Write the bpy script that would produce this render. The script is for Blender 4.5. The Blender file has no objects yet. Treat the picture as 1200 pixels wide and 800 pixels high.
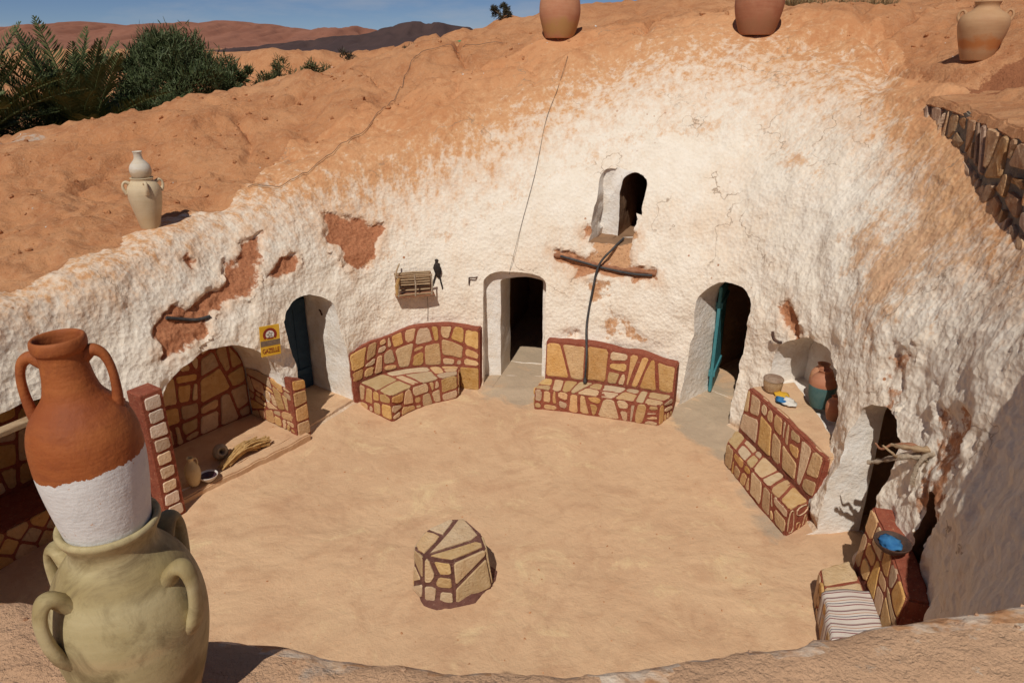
import bpy, bmesh, math, random
import numpy as np
from mathutils import Vector, Matrix
from mathutils.bvhtree import BVHTree

# ------------------------------------------------------------------ camera, sky, sun, exposure
SC = bpy.context.scene
COL = SC.collection
PI = math.pi
cam_data = bpy.data.cameras.new('camera')
cam = bpy.data.objects.new('camera', cam_data); COL.objects.link(cam)
cam.location = (0.0, 0.0, 5.1)
PITCH = math.radians(22.1)
cam.rotation_euler = (PI/2 - PITCH, 0, 0)
cam_data.sensor_width = 36.0
cam_data.lens = 25.5
cam_data.clip_start = 0.05
cam_data.clip_end = 9000
SC.camera = cam

SUN_EL, SUN_AZ = math.radians(52.5), math.radians(15)      # shadows run toward +Y, 15 degrees to the right
world = bpy.data.worlds.new('World'); SC.world = world
world.use_nodes = True
wn, wl = world.node_tree.nodes, world.node_tree.links
wn.clear()
sky = wn.new('ShaderNodeTexSky'); sky.sky_type = 'NISHITA'
sky.sun_disc = False
sky.sun_elevation = SUN_EL
sky.sun_rotation = PI + SUN_AZ
sky.altitude = 4000; sky.air_density = 0.8; sky.dust_density = 0.0; sky.ozone_density = 4.0
wbg = wn.new('ShaderNodeBackground'); wbg.inputs['Strength'].default_value = 0.055
wout = wn.new('ShaderNodeOutputWorld')
wtint = wn.new('ShaderNodeMix'); wtint.data_type = 'RGBA'; wtint.blend_type = 'MULTIPLY'; wtint.inputs[0].default_value = 1.0
wtint.inputs[7].default_value = (0.80, 0.80, 0.86, 1)          # polarised, slightly deeper sky
wl.new(sky.outputs[0], wtint.inputs[6])
wtc = wn.new('ShaderNodeTexCoord'); wmp = wn.new('ShaderNodeMapping'); wmp.inputs['Scale'].default_value = (3.0, 3.0, 14.0)
wno = wn.new('ShaderNodeTexNoise'); wno.inputs['Scale'].default_value = 1.6; wno.inputs['Detail'].default_value = 7; wno.inputs['Roughness'].default_value = 0.6
wrp = wn.new('ShaderNodeValToRGB'); wrp.color_ramp.elements[0].position = 0.47; wrp.color_ramp.elements[1].position = 0.74; wrp.color_ramp.elements[1].color = (0.55, 0.55, 0.55, 1)
wcl = wn.new('ShaderNodeMix'); wcl.data_type = 'RGBA'; wcl.inputs[7].default_value = (7.0, 7.2, 7.8, 1)      # faint wisps of cloud all over the sky
wl.new(wtc.outputs['Generated'], wmp.inputs[0]); wl.new(wmp.outputs[0], wno.inputs['Vector']); wl.new(wno.outputs['Fac'], wrp.inputs[0])
wl.new(wrp.outputs[0], wcl.inputs[0]); wl.new(wtint.outputs[2], wcl.inputs[6]); wl.new(wcl.outputs[2], wbg.inputs['Color']); wl.new(wbg.outputs[0], wout.inputs['Surface'])

sun_d = bpy.data.lights.new('sun', 'SUN'); sun_d.energy = 3.4; sun_d.angle = math.radians(0.5)
sun_d.color = (1.0, 0.955, 0.88)
sun = bpy.data.objects.new('sun', sun_d); COL.objects.link(sun)
ldir = Vector((math.sin(SUN_AZ)*math.cos(SUN_EL), math.cos(SUN_AZ)*math.cos(SUN_EL), -math.sin(SUN_EL)))
sun.rotation_euler = ldir.to_track_quat('-Z', 'Y').to_euler()
sun.location = (0, -20, 30)

SC.view_settings.view_transform = 'Standard'
SC.view_settings.look = 'None'
SC.view_settings.exposure = 0.0
SC.view_settings.gamma = 1.0
SC.view_settings.use_curve_mapping = False

rng = random.Random(7)

# ------------------------------------------------------------------ helpers: noise
def _hash(ix, iy, iz, seed):
    h = (ix*374761393 + iy*668265263 + iz*2147483647 + seed*974711) & 0xFFFFFFFF
    h = ((h ^ (h >> 13))*1274126177) & 0xFFFFFFFF
    h = (h ^ (h >> 16)) & 0xFFFFFFFF
    return h/4294967295.0
def vnoise(p, seed=0):
    i = np.floor(p).astype(np.int64); f = p - i
    f = f*f*f*(f*(f*6-15)+10)
    out = np.zeros(len(p))
    for dx in (0, 1):
        wx = f[:, 0] if dx else 1-f[:, 0]
        for dy in (0, 1):
            wy = f[:, 1] if dy else 1-f[:, 1]
            for dz in (0, 1):
                wz = f[:, 2] if dz else 1-f[:, 2]
                out += wx*wy*wz*_hash(i[:, 0]+dx, i[:, 1]+dy, i[:, 2]+dz, seed)
    return out*2-1
def fbm(p, octv=4, seed=0, gain=0.5):
    a, s, out = 1.0, 1.0, np.zeros(len(p))
    for k in range(octv):
        out += a*vnoise(p*s + 17.3*k, seed+k); a *= gain; s *= 2.03
    return out

# ------------------------------------------------------------------ helpers: objects
def tag(o, label=None, cat=None, group=None, kind=None):
    if label: o['label'] = label
    if cat: o['category'] = cat
    if group: o['group'] = group
    if kind: o['kind'] = kind
    return o
def empty(name, loc, label, cat, group=None, rz=0.0):
    o = bpy.data.objects.new(name, None); COL.objects.link(o)
    o.location = loc; o.rotation_euler = (0, 0, rz); o.empty_display_size = 0.1
    return tag(o, label, cat, group)
def mesh_obj(name, verts, faces, mat, parent=None, smooth=False, world_coords=True):
    me = bpy.data.meshes.new(name)
    me.from_pydata([tuple(v) for v in verts], [], faces)
    me.update()
    if smooth:
        me.polygons.foreach_set('use_smooth', [True]*len(me.polygons))
    o = bpy.data.objects.new(name, me); COL.objects.link(o)
    if mat: me.materials.append(mat)
    if parent is not None:
        o.parent = parent
        if world_coords:
            o.matrix_parent_inverse = parent_world(parent).inverted()
    return o
def parent_world(p):
    m = p.matrix_basis.copy()
    while p.parent is not None:
        m = p.parent.matrix_basis @ (p.matrix_parent_inverse @ m); p = p.parent
    return m
def bm_obj(name, bm, mat, parent=None, smooth=False, world_coords=True, sharp=None):
    me = bpy.data.meshes.new(name); bm.to_mesh(me); bm.free()
    if smooth:
        me.polygons.foreach_set('use_smooth', [True]*len(me.polygons))
        if sharp: me.set_sharp_from_angle(angle=math.radians(sharp))
    o = bpy.data.objects.new(name, me); COL.objects.link(o)
    if mat: me.materials.append(mat)
    if parent is not None:
        o.parent = parent
        if world_coords: o.matrix_parent_inverse = parent_world(parent).inverted()
    return o

# ------------------------------------------------------------------ the pit: outline, rim, terrain heights
CX, CY = -0.5, 6.2
BASE = [(2.35, 2.95), (3.0, 3.9), (3.42, 4.9), (3.55, 5.9), (3.46, 6.75), (3.52, 7.5), (3.4, 8.5), (3.15, 9.2), (2.75, 9.75),
        (2.3, 9.98), (1.5, 10.25), (0.5, 10.42), (-0.45, 10.6), (-1.2, 10.68), (-1.9, 10.42), (-2.35, 10.0), (-2.75, 9.3),
        (-3.2, 8.55), (-3.95, 7.5), (-4.45, 6.9), (-4.95, 6.0), (-5.1, 5.0), (-4.8, 3.9), (-3.9, 2.8), (-2.5, 2.3),
        (-0.5, 2.15), (1.3, 2.35)]
RIM = [(-0.9, 1.655, 3.47), (-2.2, 2.03, 3.42), (-3.6, 2.6, 3.2), (-4.9, 3.6, 2.95), (-5.5, 5.0, 2.8), (-5.4, 6.3, 2.78),
       (-5.0, 7.5, 2.86), (-4.4, 8.7, 2.97), (-3.75, 9.8, 3.1), (-3.0, 10.75, 3.25), (-2.2, 11.4, 3.55), (-1.08, 12.0, 4.05),
       (0.2, 12.5, 4.5), (1.4, 12.85, 4.85), (2.8, 12.75, 5.18), (3.9, 12.2, 5.1), (4.6, 11.3, 4.85), (4.95, 10.3, 4.65),
       (5.15, 9.2, 4.55), (5.15, 8.0, 4.4), (4.92, 6.95, 4.12), (4.62, 6.1, 3.98), (4.15, 5.15, 3.85), (3.68, 4.4, 3.75), (3.12, 3.45, 3.68), (2.72, 2.7, 3.6),
       (2.1, 1.96, 3.52), (1.2, 1.68, 3.48), (0.3, 1.60, 3.49)]
def polar_interp(pts, phi):
    """smooth periodic interpolation of (radius, z) around the pit centre"""
    a = np.array([math.atan2(p[1]-CY, p[0]-CX) for p in pts])
    v = np.array([[math.hypot(p[0]-CX, p[1]-CY)] + list(p[2:]) for p in pts])
    o = np.argsort(a); a = a[o]; v = v[o]
    n = len(a)
    aa = np.concatenate([a-2*PI, a, a+2*PI]); vv = np.concatenate([v, v, v])
    # finite-difference tangents, cubic Hermite
    m = np.zeros_like(vv)
    m[1:-1] = (vv[2:]-vv[:-2])/(aa[2:]-aa[:-2])[:, None]
    k = np.clip(np.searchsorted(aa, phi)-1, 0, len(aa)-2)
    h = aa[k+1]-aa[k]; t = ((phi-aa[k])/h)[:, None]; h = h[:, None]
    return ((2*t**3-3*t**2+1)*vv[k] + (t**3-2*t**2+t)*h*m[k] + (-2*t**3+3*t**2)*vv[k+1] + (t**3-t**2)*h*m[k+1])

CTRL = [(0, 0, 3.48), (-3, 0, 3.35), (3, 0, 3.55), (0, -5, 3.5), (-7, 1, 2.9), (6, 2, 3.85), (-7, -5, 3.2), (7, -5, 3.8),
        (-7.5, 7, 2.85), (-7.2, 11, 3.25), (-9.2, 13.6, 3.62), (-12.5, 12.5, 3.2), (-12, 6, 2.8), (-7.4, 14.9, 4.05),
        (-5.8, 15.8, 4.22), (-3.5, 16, 4.72), (-1.7, 15.6, 5.02), (0.85, 14.2, 5.37), (3.0, 13.6, 5.46), (5.0, 12.9, 5.50),
        (-4.8, 11.6, 3.45), (-2.6, 13.2, 4.2),
        (-11, 20, 1.6), (-8, 21.5, 2.0), (-4, 20.5, 3.5), (-15, 16, 2.0), (-16, 24, 1.8), (-10, 30, 2.2), (-6, 32, 2.6),
        (5.8, 9.8, 5.02), (7.2, 8, 4.95), (8, 12.5, 5.6), (6, 18, 5.7), (11, 17, 6.3), (15, 26, 7.3), (12, 10, 5.7), (7, 5, 4.6),
        (0.8, 17.5, 4.95), (3.5, 19, 5.3), (-3.0, 28, 5.3), (-0.3, 28.5, 6.02), (2.7, 28.5, 6.5), (5, 28.5, 6.65), (8.5, 28, 6.75),
        (1, 40, 5.0), (8, 40, 5.6), (-8, 45, 2.5), (20, 40, 7.5), (-25, 30, 2.0), (-25, 10, 2.2), (25, 5, 6.0), (0, -25, 3.4),
        (-25, -20, 3.0), (25, -20, 4.5), (-20, 50, 2.5), (15, 55, 5.5),
        (-9.4, 26.5, 4.7), (-7.6, 27, 5.0), (-5.6, 27, 4.95), (-10.6, 26, 2.6), (-6.5, 23.6, 2.6)]
def tps_fit(P):
    P = np.array(P, float); n = len(P)
    d = np.hypot(P[:, None, 0]-P[None, :, 0], P[:, None, 1]-P[None, :, 1])
    K = d**2*np.log(d+1e-9) + np.eye(n)*0.02
    A = np.zeros((n+3, n+3)); A[:n, :n] = K; A[:n, n] = 1; A[:n, n+1:] = P[:, :2]; A[n, :n] = 1; A[n+1:, :n] = P[:, :2].T
    b = np.zeros(n+3); b[:n] = P[:, 2]
    return P, np.linalg.solve(A, b)
TP, TW = tps_fit(list(RIM)+CTRL)
def terrain(x, y):
    x = np.atleast_1d(np.asarray(x, float)); y = np.atleast_1d(np.asarray(y, float))
    out = np.zeros(len(x))
    for s in range(0, len(x), 20000):
        xs, ys = x[s:s+20000], y[s:s+20000]
        d = np.hypot(xs[:, None]-TP[None, :, 0], ys[:, None]-TP[None, :, 1])
        out[s:s+20000] = (d**2*np.log(d+1e-9))@TW[:len(TP)] + TW[len(TP)] + TW[len(TP)+1]*xs + TW[len(TP)+2]*ys
    r = np.hypot(x, y-10)
    w = np.clip((r-34)/24, 0, 1); w = w*w*(3-2*w)
    return out*(1-w) + 3.2*w

NA = 1000
phi = np.linspace(-PI, PI, NA, endpoint=False)
RB = polar_interp(BASE, phi)[:, 0]
rimv = polar_interp(RIM, phi); RR = np.maximum(rimv[:, 0], RB+0.12); ZR = rimv[:, 1]
cosp, sinp = np.cos(phi), np.sin(phi)
rings = []                                               # each: (r(phi), z(phi), zone)  zone 0 floor, 1 wall, 2 ground
NF, NW = 56, 120
for k in range(1, NF):
    t = (k/NF)**0.85
    r = RB*t
    z = 0.09*np.clip((t-0.9)/0.1, 0, 1)**2
    rings.append((r, z+0*r, 0))
lean = np.clip((RR-RB)/2.2, 0, 1)
for k in range(NW+1):
    u = k/NW
    f = 0.16*u + 0.84*u**3.0
    f2 = 0.35*u + 0.65*u**2.2
    fr = f*lean + f2*(1-lean)
    rings.append((RB+(RR-RB)*fr, 0.09+(ZR-0.09)*u, 1))
d, step = 0.0, 0.035
gr = []
while d < 58:
    d += step; step *= 1.0 if d < 2.0 else 1.035
    r = RR + d*(1.0 + 0*RR)
    rings.append((r, None, 2)); gr.append(d)
NR = len(rings)
R = np.zeros((NR, NA)); Z = np.zeros((NR, NA)); zone = np.zeros(NR, int)
for k, (r, z, zn) in enumerate(rings):
    R[k] = r; zone[k] = zn
    if z is None:
        z = terrain(CX+r*cosp, CY+r*sinp)
    Z[k] = z
k0 = NF-1+NW
# soften the rim
for it in range(60):
    a, b = k0-14, k0+16
    wgt = np.clip(1-np.abs(np.arange(a, b)-k0)/15.0, 0, 1)[:, None]*0.5*(1-0.9*np.exp(-((np.degrees(phi)+90)/75)**4))[None, :]
    Z[a:b] += wgt*((Z[a-1:b-1]+Z[a+1:b+1])/2-Z[a:b])
    R[a:b] += wgt*((R[a-1:b-1]+R[a+1:b+1])/2-R[a:b])
X = CX+R*cosp; Y = CY+R*sinp
X0, Y0, Z0 = X.copy(), Y.copy(), Z.copy()

# ------------------------------------------------------------------ materials
def sock(node, name): return node.inputs[name]
class NT:
    """small wrapper that builds a node material"""
    def __init__(self, name):
        self.m = bpy.data.materials.new(name); self.m.use_nodes = True
        self.n, self.l = self.m.node_tree.nodes, self.m.node_tree.links
        self.b = self.n['Principled BSDF']
        self.b.inputs['Specular IOR Level'].default_value = 0.25
    def node(self, t, **kw):
        nd = self.n.new(t)
        for k, v in kw.items(): setattr(nd, k, v)
        return nd
    def link(self, a, b): self.l.new(a, b)
    def coords(self, kind='Object', scale=(1, 1, 1)):
        tc = self.node('ShaderNodeTexCoord'); mp = self.node('ShaderNodeMapping')
        mp.inputs['Scale'].default_value = scale
        self.link(tc.outputs[kind], mp.inputs['Vector']); return mp.outputs[0]
    def world(self, scale=(1, 1, 1)):
        g = self.node('ShaderNodeNewGeometry'); mp = self.node('ShaderNodeMapping')
        mp.inputs['Scale'].default_value = scale
        self.link(g.outputs['Position'], mp.inputs['Vector']); return mp.outputs[0]
    def noise(self, vec, scale, detail=4, rough=0.55, dist=0.0):
        nd = self.node('ShaderNodeTexNoise')
        nd.inputs['Scale'].default_value = scale; nd.inputs['Detail'].default_value = detail
        nd.inputs['Roughness'].default_value = rough; nd.inputs['Distortion'].default_value = dist
        self.link(vec, nd.inputs['Vector']); return nd.outputs['Fac']
    def ramp(self, fac, stops):
        nd = self.node('ShaderNodeValToRGB'); cr = nd.color_ramp
        while len(cr.elements) < len(stops): cr.elements.new(0.5)
        for e, (p, c) in zip(cr.elements, stops):
            e.position = p; e.color = (c, c, c, 1) if isinstance(c, (int, float)) else (*c, 1)
        self.link(fac, nd.inputs[0]); return nd.outputs[0]
    def mix(self, fac, a, b, blend='MIX'):
        nd = self.node('ShaderNodeMix', data_type='RGBA', blend_type=blend)
        for s, v in ((0, fac), (6, a), (7, b)):
            if isinstance(v, (int, float)): nd.inputs[s].default_value = v
            elif isinstance(v, (tuple, list)): nd.inputs[s].default_value = (*v, 1)
            else: self.link(v, nd.inputs[s])
        return nd.outputs[2]
    def math(self, op, a, b=0.0, c=None):
        nd = self.node('ShaderNodeMath', operation=op)
        for s, v in ((0, a), (1, b), (2, c)):
            if v is None: continue
            if isinstance(v, (int, float)): nd.inputs[s].default_value = v
            else: self.link(v, nd.inputs[s])
        return nd.outputs[0]
    def attr(self, name):
        nd = self.node('ShaderNodeAttribute', attribute_name=name); return nd.outputs['Fac']
    def bump(self, h, dist, strength=1.0, prev=None):
        nd = self.node('ShaderNodeBump'); nd.inputs['Distance'].default_value = dist
        nd.inputs['Strength'].default_value = strength; self.link(h, nd.inputs['Height'])
        if prev is not None: self.link(prev, nd.inputs['Normal'])
        return nd.outputs[0]
    def done(self, col=None, rough=0.85, nrm=None, metal=0.0):
        if col is not None:
            if isinstance(col, tuple): self.b.inputs['Base Color'].default_value = (*col, 1)
            else: self.link(col, self.b.inputs['Base Color'])
        if isinstance(rough, (int, float)): self.b.inputs['Roughness'].default_value = rough
        else: self.link(rough, self.b.inputs['Roughness'])
        if nrm is not None: self.link(nrm, self.b.inputs['Normal'])
        self.b.inputs['Metallic'].default_value = metal
        return self.m

def mat_wall():
    t = NT('whitewashed_earth')
    w = t.world()
    big = t.noise(w, 0.9, 5); mid = t.noise(w, 4.5, 5, 0.6); fine = t.noise(w, 22, 6, 0.62)
    st = t.noise(t.world((9, 9, 1.1)), 1.0, 5, 0.65)              # runs of wash down the wall
    st2 = t.noise(t.world((26, 26, 3.2)), 1.0, 4, 0.6)
    # whitewash cover
    wv = t.attr('wash')
    cover = t.math('ADD', wv, t.math('MULTIPLY', t.math('SUBTRACT', st, 0.5), 1.15))
    cover = t.math('ADD', cover, t.math('MULTIPLY', t.math('SUBTRACT', mid, 0.5), 0.55))
    cover = t.math('ADD', cover, t.math('MULTIPLY', t.math('SUBTRACT', fine, 0.5), 0.5))
    cov = t.ramp(cover, [(0.30, 0.0), (0.52, 0.55), (0.80, 1.0)])
    white = t.mix(t.ramp(mid, [(0.35, 0), (0.72, 1)]), (0.845, 0.755, 0.635), (0.775, 0.665, 0.53))
    white = t.mix(t.ramp(t.math('ADD', big, t.math('MULTIPLY', t.math('SUBTRACT', st2, 0.5), 0.5)), [(0.50, 0), (0.78, 0.75)]), white, (0.74, 0.56, 0.40))
    white = t.mix(t.ramp(fine, [(0.60, 0), (0.78, 0.5)]), white, (0.66, 0.49, 0.36))
    grime = t.noise(t.world((3, 3, 1.5)), 1.6, 6, 0.7)
    white = t.mix(t.ramp(grime, [(0.60, 0), (0.75, 0.45)]), white, (0.60, 0.52, 0.44))
    tan = t.mix(t.ramp(st2, [(0.35, 0), (0.7, 1)]), (0.60, 0.315, 0.15), (0.70, 0.43, 0.23))
    tan = t.mix(t.ramp(mid, [(0.5, 0), (0.75, 0.8)]), tan, (0.49, 0.22, 0.095))
    earth = t.mix(t.ramp(t.noise(w, 0.35, 5, 0.6), [(0.35, 0), (0.68, 1)]), (0.505, 0.217, 0.09), (0.61, 0.308, 0.147))
    earth = t.mix(t.ramp(mid, [(0.5, 0), (0.66, 0.7)]), earth, (0.43, 0.175, 0.073))
    tan2 = t.mix(t.ramp(cover, [(0.05, 0), (0.42, 1)]), earth, tan)
    col = t.mix(cov, tan2, white)
    # mottled right-hand side: tan soil showing through
    mo = t.math('ADD', t.attr('mottle'), t.math('MULTIPLY', t.math('SUBTRACT', t.noise(w, 2.6, 7, 0.72), 0.5), 1.5))
    mo = t.math('ADD', mo, t.math('MULTIPLY', t.math('SUBTRACT', st2, 0.5), 0.5))
    col = t.mix(t.ramp(mo, [(0.5, 0), (0.74, 0.85)]), col, tan)
    lo = t.math('ADD', t.attr('splash'), t.math('MULTIPLY', t.math('SUBTRACT', mid, 0.5), 0.9))
    col = t.mix(t.ramp(lo, [(0.5, 0), (0.8, 0.8)]), col, (0.56, 0.37, 0.22))
    # fallen plaster: bare red earth
    pv = t.math('ADD', t.math('ADD', t.attr('bare'), t.math('MULTIPLY', t.math('SUBTRACT', t.noise(w, 3.6, 3, 0.6), 0.5), 0.9)), t.math('MULTIPLY', t.math('SUBTRACT', t.noise(w, 9, 7, 0.72), 0.5), 0.95))
    bare = t.ramp(pv, [(0.47, 0), (0.55, 0.8), (0.64, 1)])
    red = t.mix(t.ramp(fine, [(0.35, 0), (0.7, 1)]), (0.36, 0.135, 0.062), (0.50, 0.215, 0.105))
    red = t.mix(t.attr('paletone'), red, (0.62, 0.36, 0.19))
    col = t.mix(bare, col, red)
    halo = t.math('ADD', t.math('MULTIPLY', t.attr('stainring'), 1.0), t.math('MULTIPLY', t.math('SUBTRACT', t.noise(t.world((4, 4, 1.6)), 1.6, 6, 0.7), 0.5), 1.3))
    col = t.mix(t.math('MULTIPLY', t.ramp(halo, [(0.45, 0), (0.85, 0.6)]), t.math('SUBTRACT', 1.0, bare)), col, (0.62, 0.37, 0.21))
    col = t.mix(t.math('MULTIPLY', bare, t.ramp(t.noise(w, 30, 4, 0.7), [(0.55, 0), (0.66, 0.7)])), col, (0.20, 0.075, 0.035))
    # hairline cracks
    cw = t.node('ShaderNodeVectorMath', operation='ADD'); nv_ = t.node('ShaderNodeTexNoise'); nv_.inputs['Scale'].default_value = 2.5; nv_.inputs['Detail'].default_value = 4
    t.link(w, nv_.inputs['Vector']); t.link(w, cw.inputs[0]); t.link(nv_.outputs['Color'], cw.inputs[1])
    ve = t.node('ShaderNodeTexVoronoi', feature='DISTANCE_TO_EDGE'); ve.inputs['Scale'].default_value = 0.75; t.link(cw.outputs[0], ve.inputs['Vector'])
    crack = t.math('MULTIPLY', t.ramp(ve.outputs['Distance'], [(0.003, 1), (0.009, 0)]), t.ramp(big, [(0.53, 0), (0.60, 0.75)]))
    col = t.mix(crack, col, (0.30, 0.20, 0.13))
    # small pits and chips
    vo = t.node('ShaderNodeTexVoronoi'); vo.inputs['Scale'].default_value = 5.5
    t.link(w, vo.inputs['Vector'])
    chip = t.ramp(t.math('ADD', vo.outputs['Distance'], t.math('MULTIPLY', t.math('SUBTRACT', mid, 0.5), 0.25)), [(0.07, 1), (0.11, 0)])
    chipm = t.math('MULTIPLY', chip, t.ramp(t.noise(w, 1.1, 2), [(0.55, 0), (0.65, 1)]))
    col = t.mix(chipm, col, (0.42, 0.19, 0.09))
    # trowelled, dripping plaster relief
    h1 = t.noise(t.world((1, 1, 0.8)), 17, 7, 0.70)
    v2 = t.node('ShaderNodeTexVoronoi', feature='F1'); v2.inputs['Scale'].default_value = 19
    t.link(w, v2.inputs['Vector'])
    n = t.bump(h1, 0.026, 0.65)
    n = t.bump(v2.outputs['Distance'], 0.017, 0.6, n)
    return t.done(col, 0.93, n)
def mat_reveal():
    t = NT('limewash')
    w = t.world(); mid = t.noise(w, 5, 6, 0.6); fine = t.noise(w, 26, 5)
    col = t.mix(t.ramp(mid, [(0.35, 0), (0.75, 1)]), (0.82, 0.775, 0.71), (0.70, 0.60, 0.49))
    col = t.mix(t.ramp(fine, [(0.62, 0), (0.75, 0.6)]), col, (0.52, 0.37, 0.25))
    n = t.bump(t.noise(w, 14, 6, 0.6), 0.03, 0.6)
    return t.done(col, 0.9, t.bump(fine, 0.01, 0.6, n))
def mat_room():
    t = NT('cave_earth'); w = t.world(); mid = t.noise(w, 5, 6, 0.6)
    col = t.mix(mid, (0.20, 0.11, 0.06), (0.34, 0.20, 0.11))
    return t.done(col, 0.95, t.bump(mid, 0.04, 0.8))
def mat_ground():
    t = NT('desert_earth')
    w = t.world(); big = t.noise(w, 0.35, 5, 0.6); mid = t.noise(w, 2.2, 7, 0.65); fine = t.noise(w, 14, 7, 0.68); grit = t.noise(w, 70, 5, 0.7)
    col = t.mix(t.ramp(big, [(0.35, 0), (0.68, 1)]), (0.505, 0.217, 0.09), (0.61, 0.308, 0.147))
    col = t.mix(t.ramp(mid, [(0.46, 0), (0.64, 0.8)]), col, (0.43, 0.175, 0.073))
    col = t.mix(t.ramp(fine, [(0.5, 0), (0.72, 0.55)]), col, (0.62, 0.36, 0.20))
    col = t.mix(t.ramp(grit, [(0.56, 0), (0.7, 0.5)]), col, (0.32, 0.125, 0.055))
    # trodden rim by the viewer: paler, dusty
    col = t.mix(t.math('MULTIPLY', t.attr('dust'), t.ramp(mid, [(0.3, 0.95), (0.8, 0.7)])), col, t.mix(fine, (0.76, 0.49, 0.30), (0.68, 0.41, 0.24)))
    cm = t.math('ADD', t.attr('cement'), t.math('MULTIPLY', t.math('SUBTRACT', t.noise(w, 6, 6, 0.7), 0.5), 1.0))
    cem = t.ramp(cm, [(0.5, 0), (0.62, 1)])
    col = t.mix(cem, col, t.mix(t.ramp(fine, [(0.4, 0), (0.65, 1)]), (0.52, 0.42, 0.33), (0.60, 0.39, 0.26)))
    cov = t.math('ADD', t.attr('wash'), t.math('MULTIPLY', t.math('SUBTRACT', t.noise(t.world((8, 8, 2)), 1, 6, 0.7), 0.5), 1.4))
    cov = t.ramp(t.math('ADD', cov, t.math('MULTIPLY', t.math('SUBTRACT', fine, 0.5), 0.6)), [(0.5, 0), (0.62, 1)])
    col = t.mix(cov, col, t.mix(fine, (0.78, 0.66, 0.52), (0.66, 0.46, 0.30)))
    db = t.math('ADD', t.attr('bare'), t.math('MULTIPLY', t.math('SUBTRACT', t.noise(w, 5, 7, 0.72), 0.5), 0.9))
    col = t.mix(t.ramp(db, [(0.5, 0), (0.58, 1)]), col, t.mix(fine, (0.25, 0.09, 0.04), (0.42, 0.17, 0.075)))
    n = t.bump(mid, 0.16, 0.6)
    n = t.bump(fine, 0.05, 0.75, n)
    n = t.bump(grit, 0.010, 0.7, n)
    return t.done(col, 0.95, n)
def mat_floor():
    t = NT('trodden_floor')
    w = t.world(); big = t.noise(w, 0.55, 5, 0.6, 0.6); mid = t.noise(w, 2.4, 6, 0.62, 0.4); fine = t.noise(w, 11, 7, 0.68); grit = t.noise(w, 60, 4, 0.7)
    col = t.mix(t.ramp(big, [(0.3, 0), (0.7, 1)]), (0.575, 0.36, 0.21), (0.65, 0.43, 0.255))
    col = t.mix(t.ramp(mid, [(0.5, 0), (0.70, 0.65)]), col, (0.51, 0.30, 0.17))
    lt = t.noise(w, 1.3, 7, 0.75, 0.8)
    col = t.mix(t.ramp(lt, [(0.55, 0), (0.68, 0.8)]), col, (0.72, 0.53, 0.30))
    dk = t.noise(w, 0.9, 6, 0.7, 1.2)
    col = t.mix(t.ramp(dk, [(0.53, 0), (0.66, 0.6)]), col, (0.47, 0.27, 0.155))
    wn_ = t.math('ADD', t.attr('worn'), t.math('MULTIPLY', t.math('SUBTRACT', t.noise(w, 5, 7, 0.75, 0.6), 0.5), 1.5))
    col = t.mix(t.ramp(wn_, [(0.50, 0), (0.72, 0.85)]), col, t.mix(fine, (0.80, 0.60, 0.34), (0.56, 0.36, 0.20)))
    col = t.mix(t.ramp(fine, [(0.56, 0), (0.75, 0.45)]), col, (0.46, 0.24, 0.125))
    col = t.mix(t.ramp(grit, [(0.6, 0), (0.75, 0.4)]), col, (0.40, 0.21, 0.11))
    ce = t.math('ADD', t.attr('cement'), t.math('MULTIPLY', t.math('SUBTRACT', mid, 0.5), 1.1))
    col = t.mix(t.ramp(ce, [(0.5, 0), (0.7, 0.85)]), col, t.mix(fine, (0.46, 0.36, 0.25), (0.36, 0.28, 0.20)))
    n = t.bump(mid, 0.05, 0.6)
    n = t.bump(fine, 0.018, 0.75, n)
    n = t.bump(grit, 0.005, 0.6, n)
    return t.done(col, 0.92, n)
M = {'wall': mat_wall(), 'reveal': mat_reveal(), 'room': mat_room(), 'ground': mat_ground(), 'floor': mat_floor()}

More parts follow.
